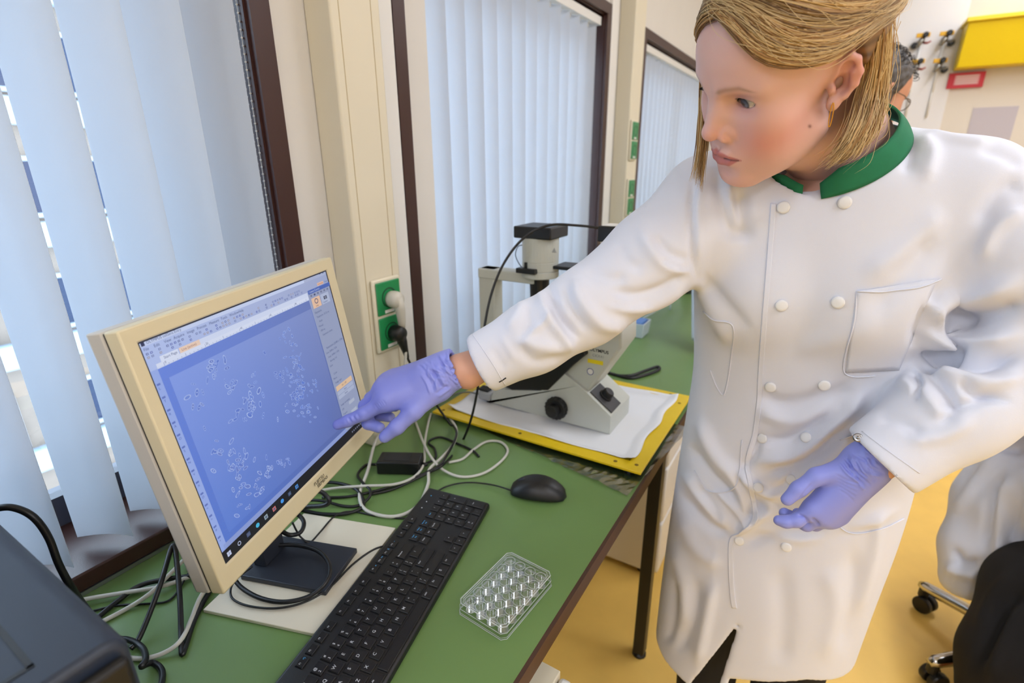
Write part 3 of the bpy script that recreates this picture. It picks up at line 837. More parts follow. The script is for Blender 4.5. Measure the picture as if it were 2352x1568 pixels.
# plastic bag under the tray
bv = []; bf = []; n1, n2 = 44, 26
c0, c1, c2, c3 = pz(1100, 985, ZB), pz(1440, 1140, ZB), pz(1585, 985, ZB), pz(1300, 900, ZB)
for j in range(n2 + 1):
    for i in range(n1 + 1):
        a, b = i / n1, j / n2
        p = c0 * (1 - a) * (1 - b) + c1 * a * (1 - b) + c2 * a * b + c3 * (1 - a) * b
        q = r4.uniform(0, .0035) * (1 if b < .8 else .3) + .003 * (math.sin(17 * a + 9 * b) + 1) * .5
        ins = TX0 - .01 < p[0] < TX1 + .01 and p[1] > TY0 - .012
        bv.append((min(p[0], .632) if not (p[0] > .634) else p[0], p[1], ZB + .0012 + (min(q, .0022) if ins else q)))
for j in range(n2):
    for i in range(n1):
        a = j * (n1 + 1) + i; bf.append((a, a + 1, a + n1 + 2, a + n1 + 1))
bo = obj('plastic_bag', MB().add(bv, bf), m_bag, sm=False)
bo.modifiers.new('thick', 'SOLIDIFY').thickness = .0004
props(bo, 'crumpled clear plastic bag sticking out from under the yellow tray', 'plastic bag')

# ------------------------------------------------------------------ microscope (seen from its side, front towards the room)
sx0 = thing('microscope', 'grey white inverted microscope with black knobs standing on the tray', 'microscope', (.34, 1.09, tz))
Yn, Yf = 1.035, 1.165
def prof(pts, y=1.035): return [(float(py(u, v, y)[0]), float(py(u, v, y)[2])) for u, v in pts]
zf = tz - .004
bp_ = prof([(1402, 956), (1352, 906), (1330, 885), (1296, 858), (1268, 884), (1240, 897), (1138, 893), (1118, 925)])
xf, xb = bp_[0][0], bp_[-1][0]
base_pts = [(xb, zf), (xf + .001, zf)] + [(xf + .001, bp_[0][1])] + bp_[1:]
obj('base', MB().prism(base_pts, 1, Yn, Yf), m_scope, sx0, world=True, bevel=.003)
up = prof([(1350, 903), (1427, 800), (1428, 738), (1400, 700), (1330, 745), (1286, 856)], 1.045)
obj('tube_body', MB().prism(up, 1, 1.045, 1.15), m_scope, sx0, world=True, bevel=.006, seg=3)
obj('head_cap', MB().prism(prof([(1350, 800), (1428, 745), (1410, 690), (1330, 730)], 1.04), 1, 1.042, 1.153), m_sblk, sx0, world=True, bevel=.004)
# inclined front panel with dimmer
pa, pb2 = prof([(1402, 954)])[0], prof([(1350, 903)])[0]
dx, dz = pb2[0] - pa[0], pb2[1] - pa[1]; ln = math.hypot(dx, dz); nx_, nz_ = dz / ln, -dx / ln
if nz_ < 0: nx_, nz_ = -nx_, -nz_
def fp_(t, y, h): return (pa[0] + dx * t + nx_ * h, y, pa[1] + dz * t + nz_ * h)
pn = MB().ring_loft([[fp_(.02, 1.045, .0), fp_(.02, 1.105, .0), fp_(.98, 1.105, .0), fp_(.98, 1.045, .0)], [fp_(.02, 1.045, .0025), fp_(.02, 1.105, .0025), fp_(.98, 1.105, .0025), fp_(.98, 1.045, .0025)]])
obj('control_panel', pn, mat('panel_dark_grey', (62, 62, 64), .5), sx0, world=True, bevel=.001)
obj('dimmer_knob', MB().lathe([(.0165, 0), (.0165, .003), (.014, .005), (.013, .016), (.011, .018), (.001, .018)], fp_(.55, 1.078, .0025), axis=(nx_, 0, nz_), n=28), m_sblk, sx0, world=True, sm=False)
kc = py(1281, 934, Yn)
kn = obj('focus_knob', MB().lathe([(.027, 0), (.027, .016), (.0255, .018), (.016, .0185), (.0155, .034), (.0145, .036), (.001, .0365)], (kc[0], Yn, kc[2]), axis=(0, -1, 0), n=36), m_sblk, sx0, world=True)
for k in range(18):
    a = 2 * math.pi * k / 18
    obj('knob_grip', MB().cbox((kc[0] + .0272 * math.cos(a), Yn - .009, kc[2] + .0272 * math.sin(a)), (.0028, .013, .0028)), m_sblk, kn, world=True)
obj('cable_socket', MB().cbox((.352, 1.033, .782), (.010, .006, .014)), mat('socket_grey', (150, 152, 148), .5), sx0, world=True)
# stage, objective turret, arm, lamp house
obj('stage', MB().prism(prof([(1160, 884), (1190, 868), (1300, 822), (1345, 800), (1350, 812), (1318, 838), (1262, 893), (1180, 893)], 1.04), 1, 1.03, 1.17), m_sblk, sx0, world=True, bevel=.003)
cl = py(1236, 846, 1.09)
obj('objective', MB().lathe([(.028, -.02), (.030, -.006), (.030, 0), (.024, .004), (.022, .012), (.018, .013)], cl, axis=(.15, -.12, 1), n=30), mat('lens_metal', (120, 124, 126), .3, metal=.6), sx0, world=True, sm=False)
al, ar = py(1110, 612, 1.09), py(1212, 640, 1.09)
colx0, colx1 = float(py(1110, 640, 1.09)[0]), float(py(1147, 700, 1.09)[0])
obj('pillar', MB().box((colx0, 1.068, .80), (colx1, 1.108, float(al[2]))), m_scope, sx0, world=True, bevel=.004)
armz0 = float(py(1160, 640, 1.09)[2])
obj('lamp_arm', MB().box((colx0, 1.066, armz0), (float(py(1240, 640, 1.09)[0]), 1.110, float(al[2]))), m_scope, sx0, world=True, bevel=.003)
lx0, lx1 = py(1204, 560, 1.09), py(1281, 560, 1.09)
lc = ((lx0[0] + lx1[0]) / 2, 1.09); lr = (lx1[0] - lx0[0]) / 2 * .97
z_a, z_b, z_c = float(py(1240, 636, 1.05)[2]), float(py(1240, 549, 1.05)[2]), float(py(1240, 522, 1.05)[2])
obj('lamp_collar', MB().lathe([(lr * .98, -.012), (lr * 1.02, -.010), (lr * 1.02, .004), (lr * .95, .006)], (lc[0], 1.09, z_a + .004), n=32), m_scope, sx0, world=True)
obj('filter_slider', MB().cbox((lc[0] - .012, 1.047, z_a + .012), (.052, .02, .012)), m_sblk, sx0, world=True, bevel=.002)
obj('filter_plate', MB().box((lc[0] + .04, 1.075, z_a + .016), (lc[0] + .105, 1.14, z_a + .024)), m_sblk, sx0, world=True, bevel=.002)
obj('lamp_house', MB().lathe([(lr, z_a + .010), (lr, z_a + .030), (lr * .985, z_a + .0305), (lr * .985, z_a + .032), (lr, z_a + .0325), (lr, z_b)], (lc[0], 1.09, 0), n=36), m_scope, sx0, world=True, sm=False)
obj('lamp_slot', MB().cbox((lc[0] - .016, 1.09 - lr * .93, z_a + .021), (.007, .006, .020)), m_sblk, sx0, world=True)
obj('lamp_cap', MB().box((lc[0] - lr * 1.12, 1.09 - lr * 1.02, z_b - .001), (lc[0] + lr * 1.12, 1.09 + lr * 1.1, z_c)), m_sblk, sx0, world=True, bevel=.003)
obj('condenser', MB().lathe([(.022, -.06), (.024, -.012), (.024, 0)], (lc[0] - .002, 1.09, z_a - .009), n=24), m_sblk, sx0, world=True)
ec = py(1402, 530, 1.10)
obj('camera_body', MB().box((ec[0] - .02, 1.075, ec[2] - .022), (ec[0] + .05, 1.13, ec[2] + .012)), m_sblk, sx0, world=True, bevel=.003)
obj('camera_label', MB().box((ec[0] - .012, 1.079, ec[2] + .0125), (ec[0] + .04, 1.126, ec[2] + .0135)), m_white, sx0, world=True)
obj('photo_tube', MB().lathe([(.018, 0), (.020, .01), (.020, .10)], (ec[0] + .008, 1.105, ec[2] - .13), n=24), m_sblk, sx0, world=True)
# prints on the body
def rotm(xa, ya, za, c):
    m_ = Matrix.Identity(4)
    for i in range(3): m_[i][0], m_[i][1], m_[i][2], m_[i][3] = xa[i], ya[i], za[i], c[i]
    return m_
def onbody(u, v, y=1.0445): q = py(u, v, y); return (q[0], y, q[2])
inv = Matrix.Translation(sx0.location).inverted()
label_obj('maker_mark', 'OLYMPUS', .0105, m_print, sx0, inv @ rotm((1, 0, -.02), (.02, 0, 1), (0, -1, 0), onbody(1376, 806)), .0002)
label_obj('model_mark', 'CKX41', .0095, mat('print_pale', (150, 152, 148), .6), sx0, inv @ rotm((1, 0, -.02), (.02, 0, 1), (0, -1, 0), onbody(1374, 818)))
q1, q2 = onbody(1350, 823, 1.0443), onbody(1385, 839, 1.0443)
st_ = obj('yellow_sticker', MB().box((q1[0], 1.0440, q2[2]), (q2[0], 1.0446, q1[2])), mat('sticker_yellow', (244, 220, 30), .5), sx0, world=True)
for k in range(3): label_obj('sticker_print', ('ELECTRIC SAFETY', 'TESTED 2022', 'CHECK')[k], .0035, m_print, st_, Matrix.Translation((0, 0, 0)) @ inv @ rotm((1, 0, 0), (0, 0, 1), (0, -1, 0), (q1[0] + .013, 1.0438, q1[2] - .003 - .004 * k)))
q3 = onbody(1356, 853, 1.0443)
sr = obj('round_sticker', MB().lathe([(.009, 0), (.009, .0005), (.001, .0006)], q3, axis=(0, -1, 0), n=24), m_white, sx0, world=True)
obj('sticker_ring', MB().ring_loft([[(q3[0] + r_ * math.cos(2 * math.pi * k / 24), 1.0436, q3[2] + r_ * math.sin(2 * math.pi * k / 24)) for k in range(24)] for r_ in (.0085, .0070)], cap=False), mat('sticker_blue', (60, 80, 150), .5), sr, world=True)
lm = onbody(1273, 575, 1.09 - lr - .0005)
obj('warning_mark', MB().prism([(lm[0] - .006, lm[2] - .005), (lm[0] + .006, lm[2] - .005), (lm[0], lm[2] + .006)], 1, 1.09 - lr * .98 - .002, 1.09 - lr * .98), mat('print_grey', (170, 172, 168), .6), sx0, world=True)
# small grey connector box beside the microscope foot
cb = thing('connector_box', 'small grey connector box on the tissue behind the microscope foot', 'connector box', tuple(pz(1118, 915, tz + .002)))
obj('box_body', MB().cbox((0, 0, .012), (.036, .03, .022)), mat('connector_grey', (168, 170, 172), .5), cb, bevel=.004)
obj('box_top', MB().cbox((-.006, .004, .026), (.032, .026, .006)), m_sblk, cb, bevel=.002)

# ------------------------------------------------------------------ cables
m_cw = mat('cable_white', (206, 202, 190), .45)
m_cb = mat('cable_black', (20, 20, 22), .4)
m_cg = mat('cable_grey', (120, 122, 124), .45)
def cable(name, label, pts, r, material, n=10):
    P_ = []
    for p in pts:
        if len(p) == 3 and p[0] > 5 or (len(p) == 3 and p[1] > 5): P_.append(pz(p[0], p[1], p[2] + r))
        else: P_.append(np.array(p[:3], float))
    return props(obj(name, MB().tube(spline(P_, 8), r, n), material, sm=True), label, 'cable')
zt = ZB + .0006
cable('power_cable', 'white power cable looping in front of the black adapter', [(.1005, .8105, 1.010), (.104, .8115, .97), (.112, .792, .91), (.135, .758, .845), (868, 1003, zt + .028), (845, 1080, zt + .006), (826, 1135, zt + .003), (842, 1172, zt), (905, 1186, zt), (958, 1162, zt), (983, 1112, zt + .002), (986, 1078, zt + .008), (1015, 1050, zt + .012), (1042, 1018, zt + .012), (1048, 985, zt + .01), (1030, 955, zt)], .0033, m_cw)
cable('network_cable', 'white cable passing in front of the black adapter towards the monitor', [(700, 1135, zt + .004), (760, 1122, zt + .003), (830, 1116, zt + .010), (905, 1112, zt + .010), (952, 1094, zt + .006), (974, 1062, zt + .010), (976, 1015, zt + .013), (984, 970, zt + .006), (990, 950, zt)], .0028, m_cw)
cable('network_cable', 'white cable looping out wide behind the mouse', [(955, 970, zt), (972, 1015, zt + .016), (992, 1052, zt + .016), (1020, 1080, zt + .004), (1062, 1095, zt), (1112, 1086, zt), (1152, 1058, zt), (1166, 1034, zt), (1150, 1015, zt), (1118, 1014, zt), (1088, 1032, zt), (1062, 1054, zt), (1030, 1062, zt)], .0029, m_cw)
cable('power_cable', 'black cable from the lower plug running down behind the pointing hand', [(.1005, .818, .950), (.104, .824, .93), (.115, .845, .88), (.13, .87, .82), (.16, .885, .765), (1042, 978, zt + .008), (1048, 1000, zt + .022), (1026, 1046, zt + .020), (1000, 1074, zt + .012), (930, 1105, zt + .002), (870, 1125, zt), (800, 1140, zt), (740, 1142, zt)], .0027, m_cb)
cable('adapter_cable', 'black cable coiling round behind the adapter', [(978, 1064, zt + .006), (1000, 1052, zt + .004), (998, 1030, zt), (985, 1018, zt), (992, 1008, zt), (1015, 1004, zt), (1050, 1018, zt), (1085, 1034, zt), (1100, 1048, zt)], .0026, m_cb)
cable('adapter_cable', 'black cable looping from the adapter to behind the monitor', [(866, 1066, zt + .008), (840, 1068, zt), (822, 1090, zt), (835, 1110, zt + .008), (850, 1125, zt + .008), (848, 1142, zt + .005), (825, 1160, zt), (790, 1162, zt), (740, 1150, zt + .006), (700, 1148, zt + .004)], .0028, m_cb)
cable('mouse_cable', 'thin black mouse cable curving past the keyboard corner', [(1178, 1127, zt + .008), (1130, 1113, zt + .004), (1070, 1108, zt + .003), (1018, 1120, zt + .001), (985, 1148, zt), (955, 1182, zt), (928, 1190, zt), (868, 1185, zt), (805, 1174, zt), (768, 1186, zt + .004), (735, 1222, zt + .008), (712, 1245, zt + .012), (694, 1236, zt + .02), (683, 1222, zt + .03), (672, 1200, zt + .06)], .0016, m_cb, 8)
cable('keyboard_cable', 'thin black keyboard cable crossing the beige board', [(897, 1250, zt + .008), (858, 1262, zt + .012), (810, 1296, zt + .009), (760, 1346, zt + .009), (705, 1380, zt + .008), (640, 1396, zt + .008), (575, 1392, zt + .008), (536, 1376, zt + .009), (530, 1352, zt + .012), (545, 1328, zt + .02), (580, 1300, zt + .03)], .0016, m_cb, 8)
cable('monitor_cable', 'thick black cable looped over the dark monitor foot', [(530, 1318, zt + .02), (556, 1350, zt + .012), (600, 1374, zt + .010), (655, 1382, zt + .010), (712, 1368, zt + .012), (750, 1335, zt + .022), (757, 1300, zt + .026), (735, 1268, zt + .026), (690, 1253, zt + .024), (640, 1252, zt + .024), (600, 1266, zt + .02)], .0033, m_cb)
cable('monitor_cable', 'short thick black cable bowing below the maker mark', [(660, 1175, zt + .05), (685, 1182, zt + .035), (698, 1200, zt + .03), (690, 1222, zt + .028), (665, 1228, zt + .03), (640, 1215, zt + .05)], .0036, m_cb)
cable('monitor_cable', 'coiled black cable lying behind the monitor foot', [(690, 1170, zt), (740, 1180, zt), (800, 1178, zt), (835, 1160, zt), (820, 1125, zt + .004), (780, 1110, zt + .004), (735, 1108, zt + .004), (690, 1120, zt), (660, 1140, zt)], .0034, m_cb)
cable('monitor_cable', 'glossy black cable arching out under the lower bezel', [(700, 1130, zt + .055), (735, 1128, zt + .045), (756, 1148, zt + .03), (745, 1160, zt + .02), (700, 1165, zt + .01), (660, 1180, zt)], .0042, m_cb)
cable('camera_cable', 'black cable arching from the microscope camera down to the bench', [tuple(py(1384, 524, 1.085)), tuple(py(1330, 518, 1.06)), tuple(py(1262, 517, 1.03)), tuple(py(1205, 545, .99)), tuple(py(1160, 600, .96)), tuple(py(1130, 670, .93)), tuple(py(1113, 750, .90)), tuple(py(1106, 830, .885)), tuple(py(1094, 910, .875)), tuple(py(1078, 975, .862)), tuple(py(1055, 1025, .85)), (1020, 1065, zt + .012), (985, 1085, zt + .006), (905, 1122, zt), (850, 1135, zt)], .0028, m_cb)
cable('camera_cable', 'thin grey cable running along the tissue towards the connector box', [(1100, 905, tz + .012), (1075, 900, tz + .006), (1045, 905, tz + .004), (1020, 915, tz + .004), (1000, 930, tz + .004)], .002, m_cg)
cable('lamp_wire', 'thin wire bent beside the lamp house of the microscope', [tuple(py(1204, 562, 1.09)), tuple(py(1190, 566, 1.085)), tuple(py(1184, 585, 1.08)), tuple(py(1192, 605, 1.08)), tuple(py(1203, 618, 1.075))], .0012, m_cb, 6)
# left of the monitor
cable('power_cable', 'stiff black cable folded into a tall loop beside the monitor', [(300, 1490, zt), (318, 1468, zt + .004), (345, 1405, zt + .02), (372, 1330, zt + .045), (392, 1262, zt + .062), (400, 1254, zt + .064), (405, 1280, zt + .055), (413, 1370, zt + .03), (416, 1450, zt + .008), (418, 1500, zt), (426, 1485, zt), (448, 1420, zt), (480, 1360, zt), (505, 1330, zt)], .0036, m_cb)
cable('network_cable', 'white cable running along the window sill side of the bench', [(160, 1385, zt + .01), (205, 1374, zt + .006), (290, 1360, zt + .004), (368, 1347, zt + .004), (430, 1326, zt + .002), (485, 1305, zt)], .0033, m_cw)
cable('network_cable', 'white cable slanting up behind the tall black loop', [(225, 1432, zt), (290, 1398, zt), (345, 1362, zt + .01), (390, 1318, zt + .01), (440, 1268, zt + .006), (500, 1215, zt)], .0033, m_cw)
cable('network_cable', 'white cable curving beside the near corner of the beige board', [(270, 1508, zt), (330, 1512, zt), (380, 1497, zt + .003), (415, 1470, zt + .008), (438, 1425, zt + .004), (458, 1375, zt + .006), (478, 1345, zt + .01), (500, 1310, zt + .02)], .0031, m_cw)
cable('power_cable', 'thick black cable curled beside the computer case', [(230, 1468, zt + .004), (290, 1468, zt + .004), (325, 1485, zt + .004), (335, 1512, zt + .012), (325, 1530, zt + .012), (350, 1522, zt + .002), (372, 1540, zt), (368, 1580, zt), (340, 1620, zt)], .0038, m_cb)
cable('power_cable', 'black cables running flat from the case to the monitor', [(215, 1425, zt), (270, 1380, zt), (320, 1345, zt + .002), (380, 1330, zt + .002), (440, 1322, zt + .002), (490, 1310, zt)], .0038, m_cb)
cable('audio_cable', 'thin black wire bent behind the white cables', [(215, 1402, zt), (270, 1390, zt), (340, 1386, zt), (385, 1380, zt), (410, 1355, zt), (430, 1320, zt + .004), (460, 1280, zt + .004)], .0016, m_cb, 8)
cable('power_cable', 'black cable arching over the computer case in front of the blind', [tuple(pd(-60, 1185, .62)), tuple(pd(0, 1166, .62)), tuple(pd(40, 1168, .625)), tuple(pd(80, 1190, .63)), tuple(pd(112, 1235, .64)), tuple(pd(135, 1295, .65)), tuple(pd(165, 1350, .67)), (200, 1400, zt + .03), (230, 1440, zt)], .0042, m_cb)
# adapter
ad0, ad1, ad2 = pz(866, 1090, ZB), pz(965, 1092, ZB), pz(985, 1050, ZB)
ax_ = (ad1 - ad0); La = np.linalg.norm(ax_); ang = math.atan2(ax_[1], ax_[0])
adp = thing('power_adapter', 'black power adapter block lying among the cables', 'adapter', tuple((ad0 + ad1) / 2 + np.array((-math.sin(ang), math.cos(ang), 0)) * .022 + np.array((0, 0, .0005))), (0, 0, ang))
obj('case', MB().cbox((0, 0, .0145), (La, .044, .029)), m_blackp, adp, bevel=.003, seg=3)
obj('rating_label', MB().cbox((-.005, 0, .0293), (La * .6, .028, .0004)), mat('label_dark', (34, 34, 36), .6), adp)
obj('strain_relief', MB().tube([(La / 2, 0, .013), (La / 2 + .012, 0, .012)], [.005, .0035], 10), m_blackp, adp, sm=True)

# ------------------------------------------------------------------ farther along the bench
cord = MB().tube(spline([pz(1395, 855, ZB + .004), pz(1420, 862, ZB + .004), pz(1450, 862, ZB + .006), pz(1480, 852, ZB + .008), pz(1510, 842, ZB + .006), pz(1512, 850, ZB + .004), pz(1480, 862, ZB + .004), pz(1445, 868, ZB + .004), pz(1405, 858, ZB + .004)], 8), .0048, 10)
props(obj('folded_cord', cord, m_cb, sm=True), 'folded black cord lying on the bench behind the microscope', 'cord')
p0 = pz(1462, 770, ZB)
bx_ = thing('storage_box', 'small translucent plastic box with a blue insert on the far bench', 'box', (p0[0], p0[1], ZB + .0005))
m_frost = mat('frosted_plastic', (206, 216, 222), .4)
obj('box_body', MB().ring_loft([rr(-.055, -.03, .03, .05, 0), rr(-.06, -.035, .035, .055, .055), rr(-.056, -.031, .031, .051, .055), rr(-.052, -.027, .027, .047, .004)], cap=True), m_frost, bx_, bevel=.002)
obj('blue_insert', MB().box((-.05, -.025, .01), (.025, .045, .058)), mat('blue_insert', (96, 140, 206), .5), bx_, bevel=.002)
hb = MB().tube(spline([pz(1478, 730, ZB + .03), pz(1510, 712, ZB + .03), pz(1545, 692, ZB + .03), pz(1548, 686, ZB + .03), pz(1530, 692, ZB + .03), pz(1495, 706, ZB + .03)], 6), .003, 8)
hd = thing('wire_handle', 'bent clear plastic rod frame lying beside the translucent box', 'rod', tuple(pz(1515, 715, ZB)))
obj('rod', hb, m_frost, hd, world=True, sm=True)
for u_, v_ in ((1478, 730), (1540, 696)):
    q = pz(u_, v_, ZB + .03); obj('rod_foot', MB().tube([(q[0], q[1], ZB + .0005), (q[0], q[1], ZB + .03)], .003, 8), m_frost, hd, world=True, sm=True)
gb = pz(1580, 672, ZB)
gl = thing('glass_bottle', 'small dark glass bottle on the far bench below the armpit', 'bottle', (gb[0], gb[1], ZB + .0005))
obj('bottle_body', MB().lathe([(.03, 0), (.032, .004), (.032, .07), (.014, .09), (.013, .1)], n=20), mat('dark_glass', (70, 66, 66), .1, spec=.8), gl, sm=True)
obj('bottle_cap', MB().lathe([(.016, .1), (.016, .118), (.001, .119)], n=16), m_blackp, gl)

# ------------------------------------------------------------------ back wall
def bw(u, v, d=0.): q = py(u, v, Y1 - d); return (q[0], q[2])
m_byel = mat('bin_yellow', (240, 204, 16), .4)
a0, a1 = bw(2212, 62), bw(2420, 160)
yb = thing('wall_bin', 'yellow sloping plastic bin hung high on the back wall', 'bin', ((a0[0] + a1[0]) / 2, Y1 - .05, a1[1]))
xl, xr, zt_, zb_ = a0[0], a0[0] + .62, a0[1], bw(2212, 162)[1]
yb_pts = [(Y1 - .002, zb_ + .0), (Y1 - .13, zb_ + .0), (Y1 - .20, zt_ - .012), (Y1 - .002, zt_ + .0)]
obj('bin_body', MB().prism(yb_pts, 0, xl, xr), m_byel, yb, world=True, bevel=.006)
obj('bin_rim', MB().box((xl - .012, Y1 - .215, zt_ - .012), (xr + .012, Y1 - .002, zt_ + .012)), m_byel, yb, world=True, bevel=.004)
m_red = mat('sign_red', (206, 44, 60), .5)
s0, s1 = bw(2180, 170), bw(2255, 200)
sg = thing('wall_sign', 'small red and white notice sign below the yellow bin', 'sign', ((s0[0] + s1[0]) / 2, Y1 - .003, s1[1]))
obj('sign_plate', MB().box((s0[0], Y1 - .020, s1[1]), (s1[0], Y1 - .0005, s0[1])), m_red, sg, world=True)
sw, shh = s1[0] - s0[0], s0[1] - s1[1]
obj('sign_field', MB().box((s0[0] + sw * .18, Y1 - .022, s1[1] + shh * .2), (s1[0] - sw * .14, Y1 - .020, s0[1] - shh * .15)), mat('sign_pink', (228, 150, 156), .5), sg, world=True)
for k in range(4):
    obj('sign_line', MB().box((s0[0] + sw * .22, Y1 - .0226, s1[1] + shh * (.28 + .15 * k)), (s1[0] - sw * .18, Y1 - .022, s1[1] + shh * (.33 + .15 * k))), m_white, sg, world=True)
n0, n1 = bw(2236, 248), bw(2312, 345)
props(obj('paper_notice', MB().box((n0[0], Y1 - .004, n1[1]), (n1[0], Y1 - .001, n0[1])), mat('paper_lilac', (196, 186, 190), .8)), 'pale lilac sheet of paper on the back wall', 'paper')
pn0, pn1 = bw(2040, 40), bw(2150, 330)
vp = obj('service_panel', MB().box((pn0[0] - .25, Y1 - .012, .9), (pn1[0], Y1 - .001, 2.65)), mat('panel_white', (232, 226, 222), .5), bevel=.002)
props(vp, 'white service panel with four gas taps on the back wall', 'panel')
m_tapy = mat('tap_yellow', (226, 170, 20), .4); m_tapr = mat('tap_red', (170, 60, 40), .4); m_brass = mat('tap_metal', (150, 146, 138), .3, metal=.8)
for i, (u, v, nm) in enumerate(((2118, 90, 'upper left'), (2172, 86, 'upper right'), (2106, 150, 'lower left'), (2157, 148, 'lower right'))):
    c = bw(u, v, .05)
    t = thing('gas_tap', '%s gas tap with yellow and black lever on the white panel' % nm, 'gas tap', (c[0], Y1 - .012, c[1]), group='gas taps on the white panel')
    obj('valve_body', MB().tube([(0, 0, 0), (0, -.05, 0), (0, -.06, -.01), (-.02, -.062, -.045)], [.016, .014, .013, .008], 10), m_brass, t, sm=True)
    obj('lever', MB().cbox((.0, -.062, .018), (.07, .012, .024)), m_tapy, t, bevel=.003)
    obj('lever_cap', MB().lathe([(.016, 0), (.016, .024), (.010, .028)], (.012, -.055, .018), axis=(0, -1, 0), n=12), m_sblk, t)
    obj('regulator', MB().lathe([(.018, 0), (.018, .03), (.012, .034)], (-.032 if i % 2 == 0 else .035, -.001, -.03), axis=(0, -1, 0), n=12), m_sblk, t)
    obj('outlet', MB().tube([(.012, -.03, -.02), (.03, -.06, -.028), (.045, -.07, -.02)], [.007, .006, .004], 8), m_tapr if i % 2 == 0 else m_brass, t, sm=True)
    obj('pipe', MB().tube([(0, -.006, -.03), (0, -.008, -.3)], .006, 8), m_white, t, sm=True)

bpy.data.scenes.remove(TXS)
# ================================================================== figures: smooth distance fields turned into meshes
def smin(a, b, k):
    h = np.clip(.5 + .5 * (b - a) / k, 0, 1)
    return b + (a - b) * h - k * h * (1 - h)
def smax(a, b, k): return -smin(-a, -b, k)
def nrm(q): return np.sqrt(np.einsum('ij,ij->i', q, q))
def ell(p, c, r, A=None):
    q = p - np.asarray(c, np.float32)
    if A is not None: q = q @ np.asarray(A, np.float32)
    r = np.asarray(r, np.float32)
    k0 = nrm(q / r); k1 = nrm(q / (r * r))
    return k0 * (k0 - 1) / np.maximum(k1, 1e-6)
def cap(p, a, b, ra, rb):
    a = np.asarray(a, np.float32); b = np.asarray(b, np.float32); ab = b - a
    t = np.clip((p - a) @ ab / max(float(ab @ ab), 1e-12), 0, 1)
    return nrm(p - a - t[:, None] * ab) - (ra + (rb - ra) * t)
def chain(p, pts, rs, k=.004):
    d = None
    for i in range(len(pts) - 1):
        e = cap(p, pts[i], pts[i + 1], rs[i], rs[i + 1])
        d = e if d is None else smin(d, e, k)
    return d
def surface_nets(V, lo, h):
    S_ = V < 0
    cnt = np.zeros(tuple(n - 1 for n in V.shape), np.int8)
    for dx in (0, 1):
        for dy in (0, 1):
            for dz in (0, 1):
                cnt += S_[dx:V.shape[0] - 1 + dx, dy:V.shape[1] - 1 + dy, dz:V.shape[2] - 1 + dz]
    act = (cnt > 0) & (cnt < 8)
    I, J, K = np.nonzero(act)
    idx = np.full(act.shape, -1, np.int32); idx[I, J, K] = np.arange(len(I))
    acc = np.zeros((len(I), 3)); num = np.zeros(len(I))
    corners = [(a, b, c) for a in (0, 1) for b in (0, 1) for c in (0, 1)]
    for c0 in corners:
        for ax in range(3):
            if c0[ax]: continue
            c1 = list(c0); c1[ax] = 1
            v0 = V[I + c0[0], J + c0[1], K + c0[2]]; v1 = V[I + c1[0], J + c1[1], K + c1[2]]
            m = (v0 < 0) != (v1 < 0)
            t = np.where(m, v0 / np.where(m, v0 - v1, 1), 0)
            for k in range(3):
                acc[:, k] += np.where(m, (t if k == ax else c0[k]), 0)
            num += m
    P_ = (np.stack([I, J, K], 1) + acc / num[:, None]) * h + np.asarray(lo)
    quads = []
    for ax in range(3):
        b, c = [(1, 2), (2, 0), (0, 1)][ax]
        sl0 = [slice(None)] * 3; sl1 = [slice(None)] * 3
        sl0[ax] = slice(0, -1); sl1[ax] = slice(1, None)
        e = S_[tuple(sl0)] != S_[tuple(sl1)]
        q = np.stack(np.nonzero(e), 1)
        q = q[(q[:, b] > 0) & (q[:, c] > 0) & (q[:, b] < V.shape[b] - 1) & (q[:, c] < V.shape[c] - 1)]
        neg = S_[q[:, 0], q[:, 1], q[:, 2]]
        def cell(db, dc):
            z = q.copy(); z[:, b] -= db; z[:, c] -= dc
            return idx[z[:, 0], z[:, 1], z[:, 2]]
        Q = np.stack([cell(1, 1), cell(0, 1), cell(0, 0), cell(1, 0)], 1)
        Q[~neg] = Q[~neg][:, ::-1]
        quads.append(Q)
    Q = np.concatenate(quads)
    return P_, Q[(Q >= 0).all(1)]
def sdf_mesh(fn, lo, hi, h, B=4):
    lo = np.asarray(lo, float); hi = np.asarray(hi, float)
    nb = np.ceil((hi - lo) / (h * B)).astype(int)
    ctr = [lo[i] + (np.arange(nb[i]) + .5) * h * B for i in range(3)]
    g = np.stack(np.meshgrid(*ctr, indexing='ij'), -1).reshape(-1, 3).astype(np.float32)
    d = fn(g).reshape(nb)
    act = np.abs(d) < h * B * 1.35
    V = np.repeat(np.repeat(np.repeat(np.where(d < 0, -1.0, 1.0).astype(np.float32), B, 0), B, 1), B, 2)
    bi = np.stack(np.nonzero(act), 1)
    off = np.stack(np.meshgrid(*[np.arange(B)] * 3, indexing='ij'), -1).reshape(-1, 3)
    ii = (bi[:, None, :] * B + off[None]).reshape(-1, 3)
    for s in range(0, len(ii), 400000):
        q = ii[s:s + 400000]
        V[q[:, 0], q[:, 1], q[:, 2]] = fn((lo + q * h).astype(np.float32))
    return surface_nets(V, lo, h)
def relax(P_, Q, it=1, lam=.5):
    """light Laplacian smoothing"""
    P_ = P_.copy()
    e = np.concatenate([Q[:, [0, 1]], Q[:, [1, 2]], Q[:, [2, 3]], Q[:, [3, 0]]])
    for _ in range(it):
        s = np.zeros_like(P_); n = np.zeros(len(P_))
        for k in range(3):
            s[:, k] = np.bincount(e[:, 0], P_[e[:, 1], k], len(P_)) + np.bincount(e[:, 1], P_[e[:, 0], k], len(P_))
        n = np.bincount(e[:, 0], None, len(P_)) + np.bincount(e[:, 1], None, len(P_))
        P_ += lam * (s / np.maximum(n, 1)[:, None] - P_)
    return P_
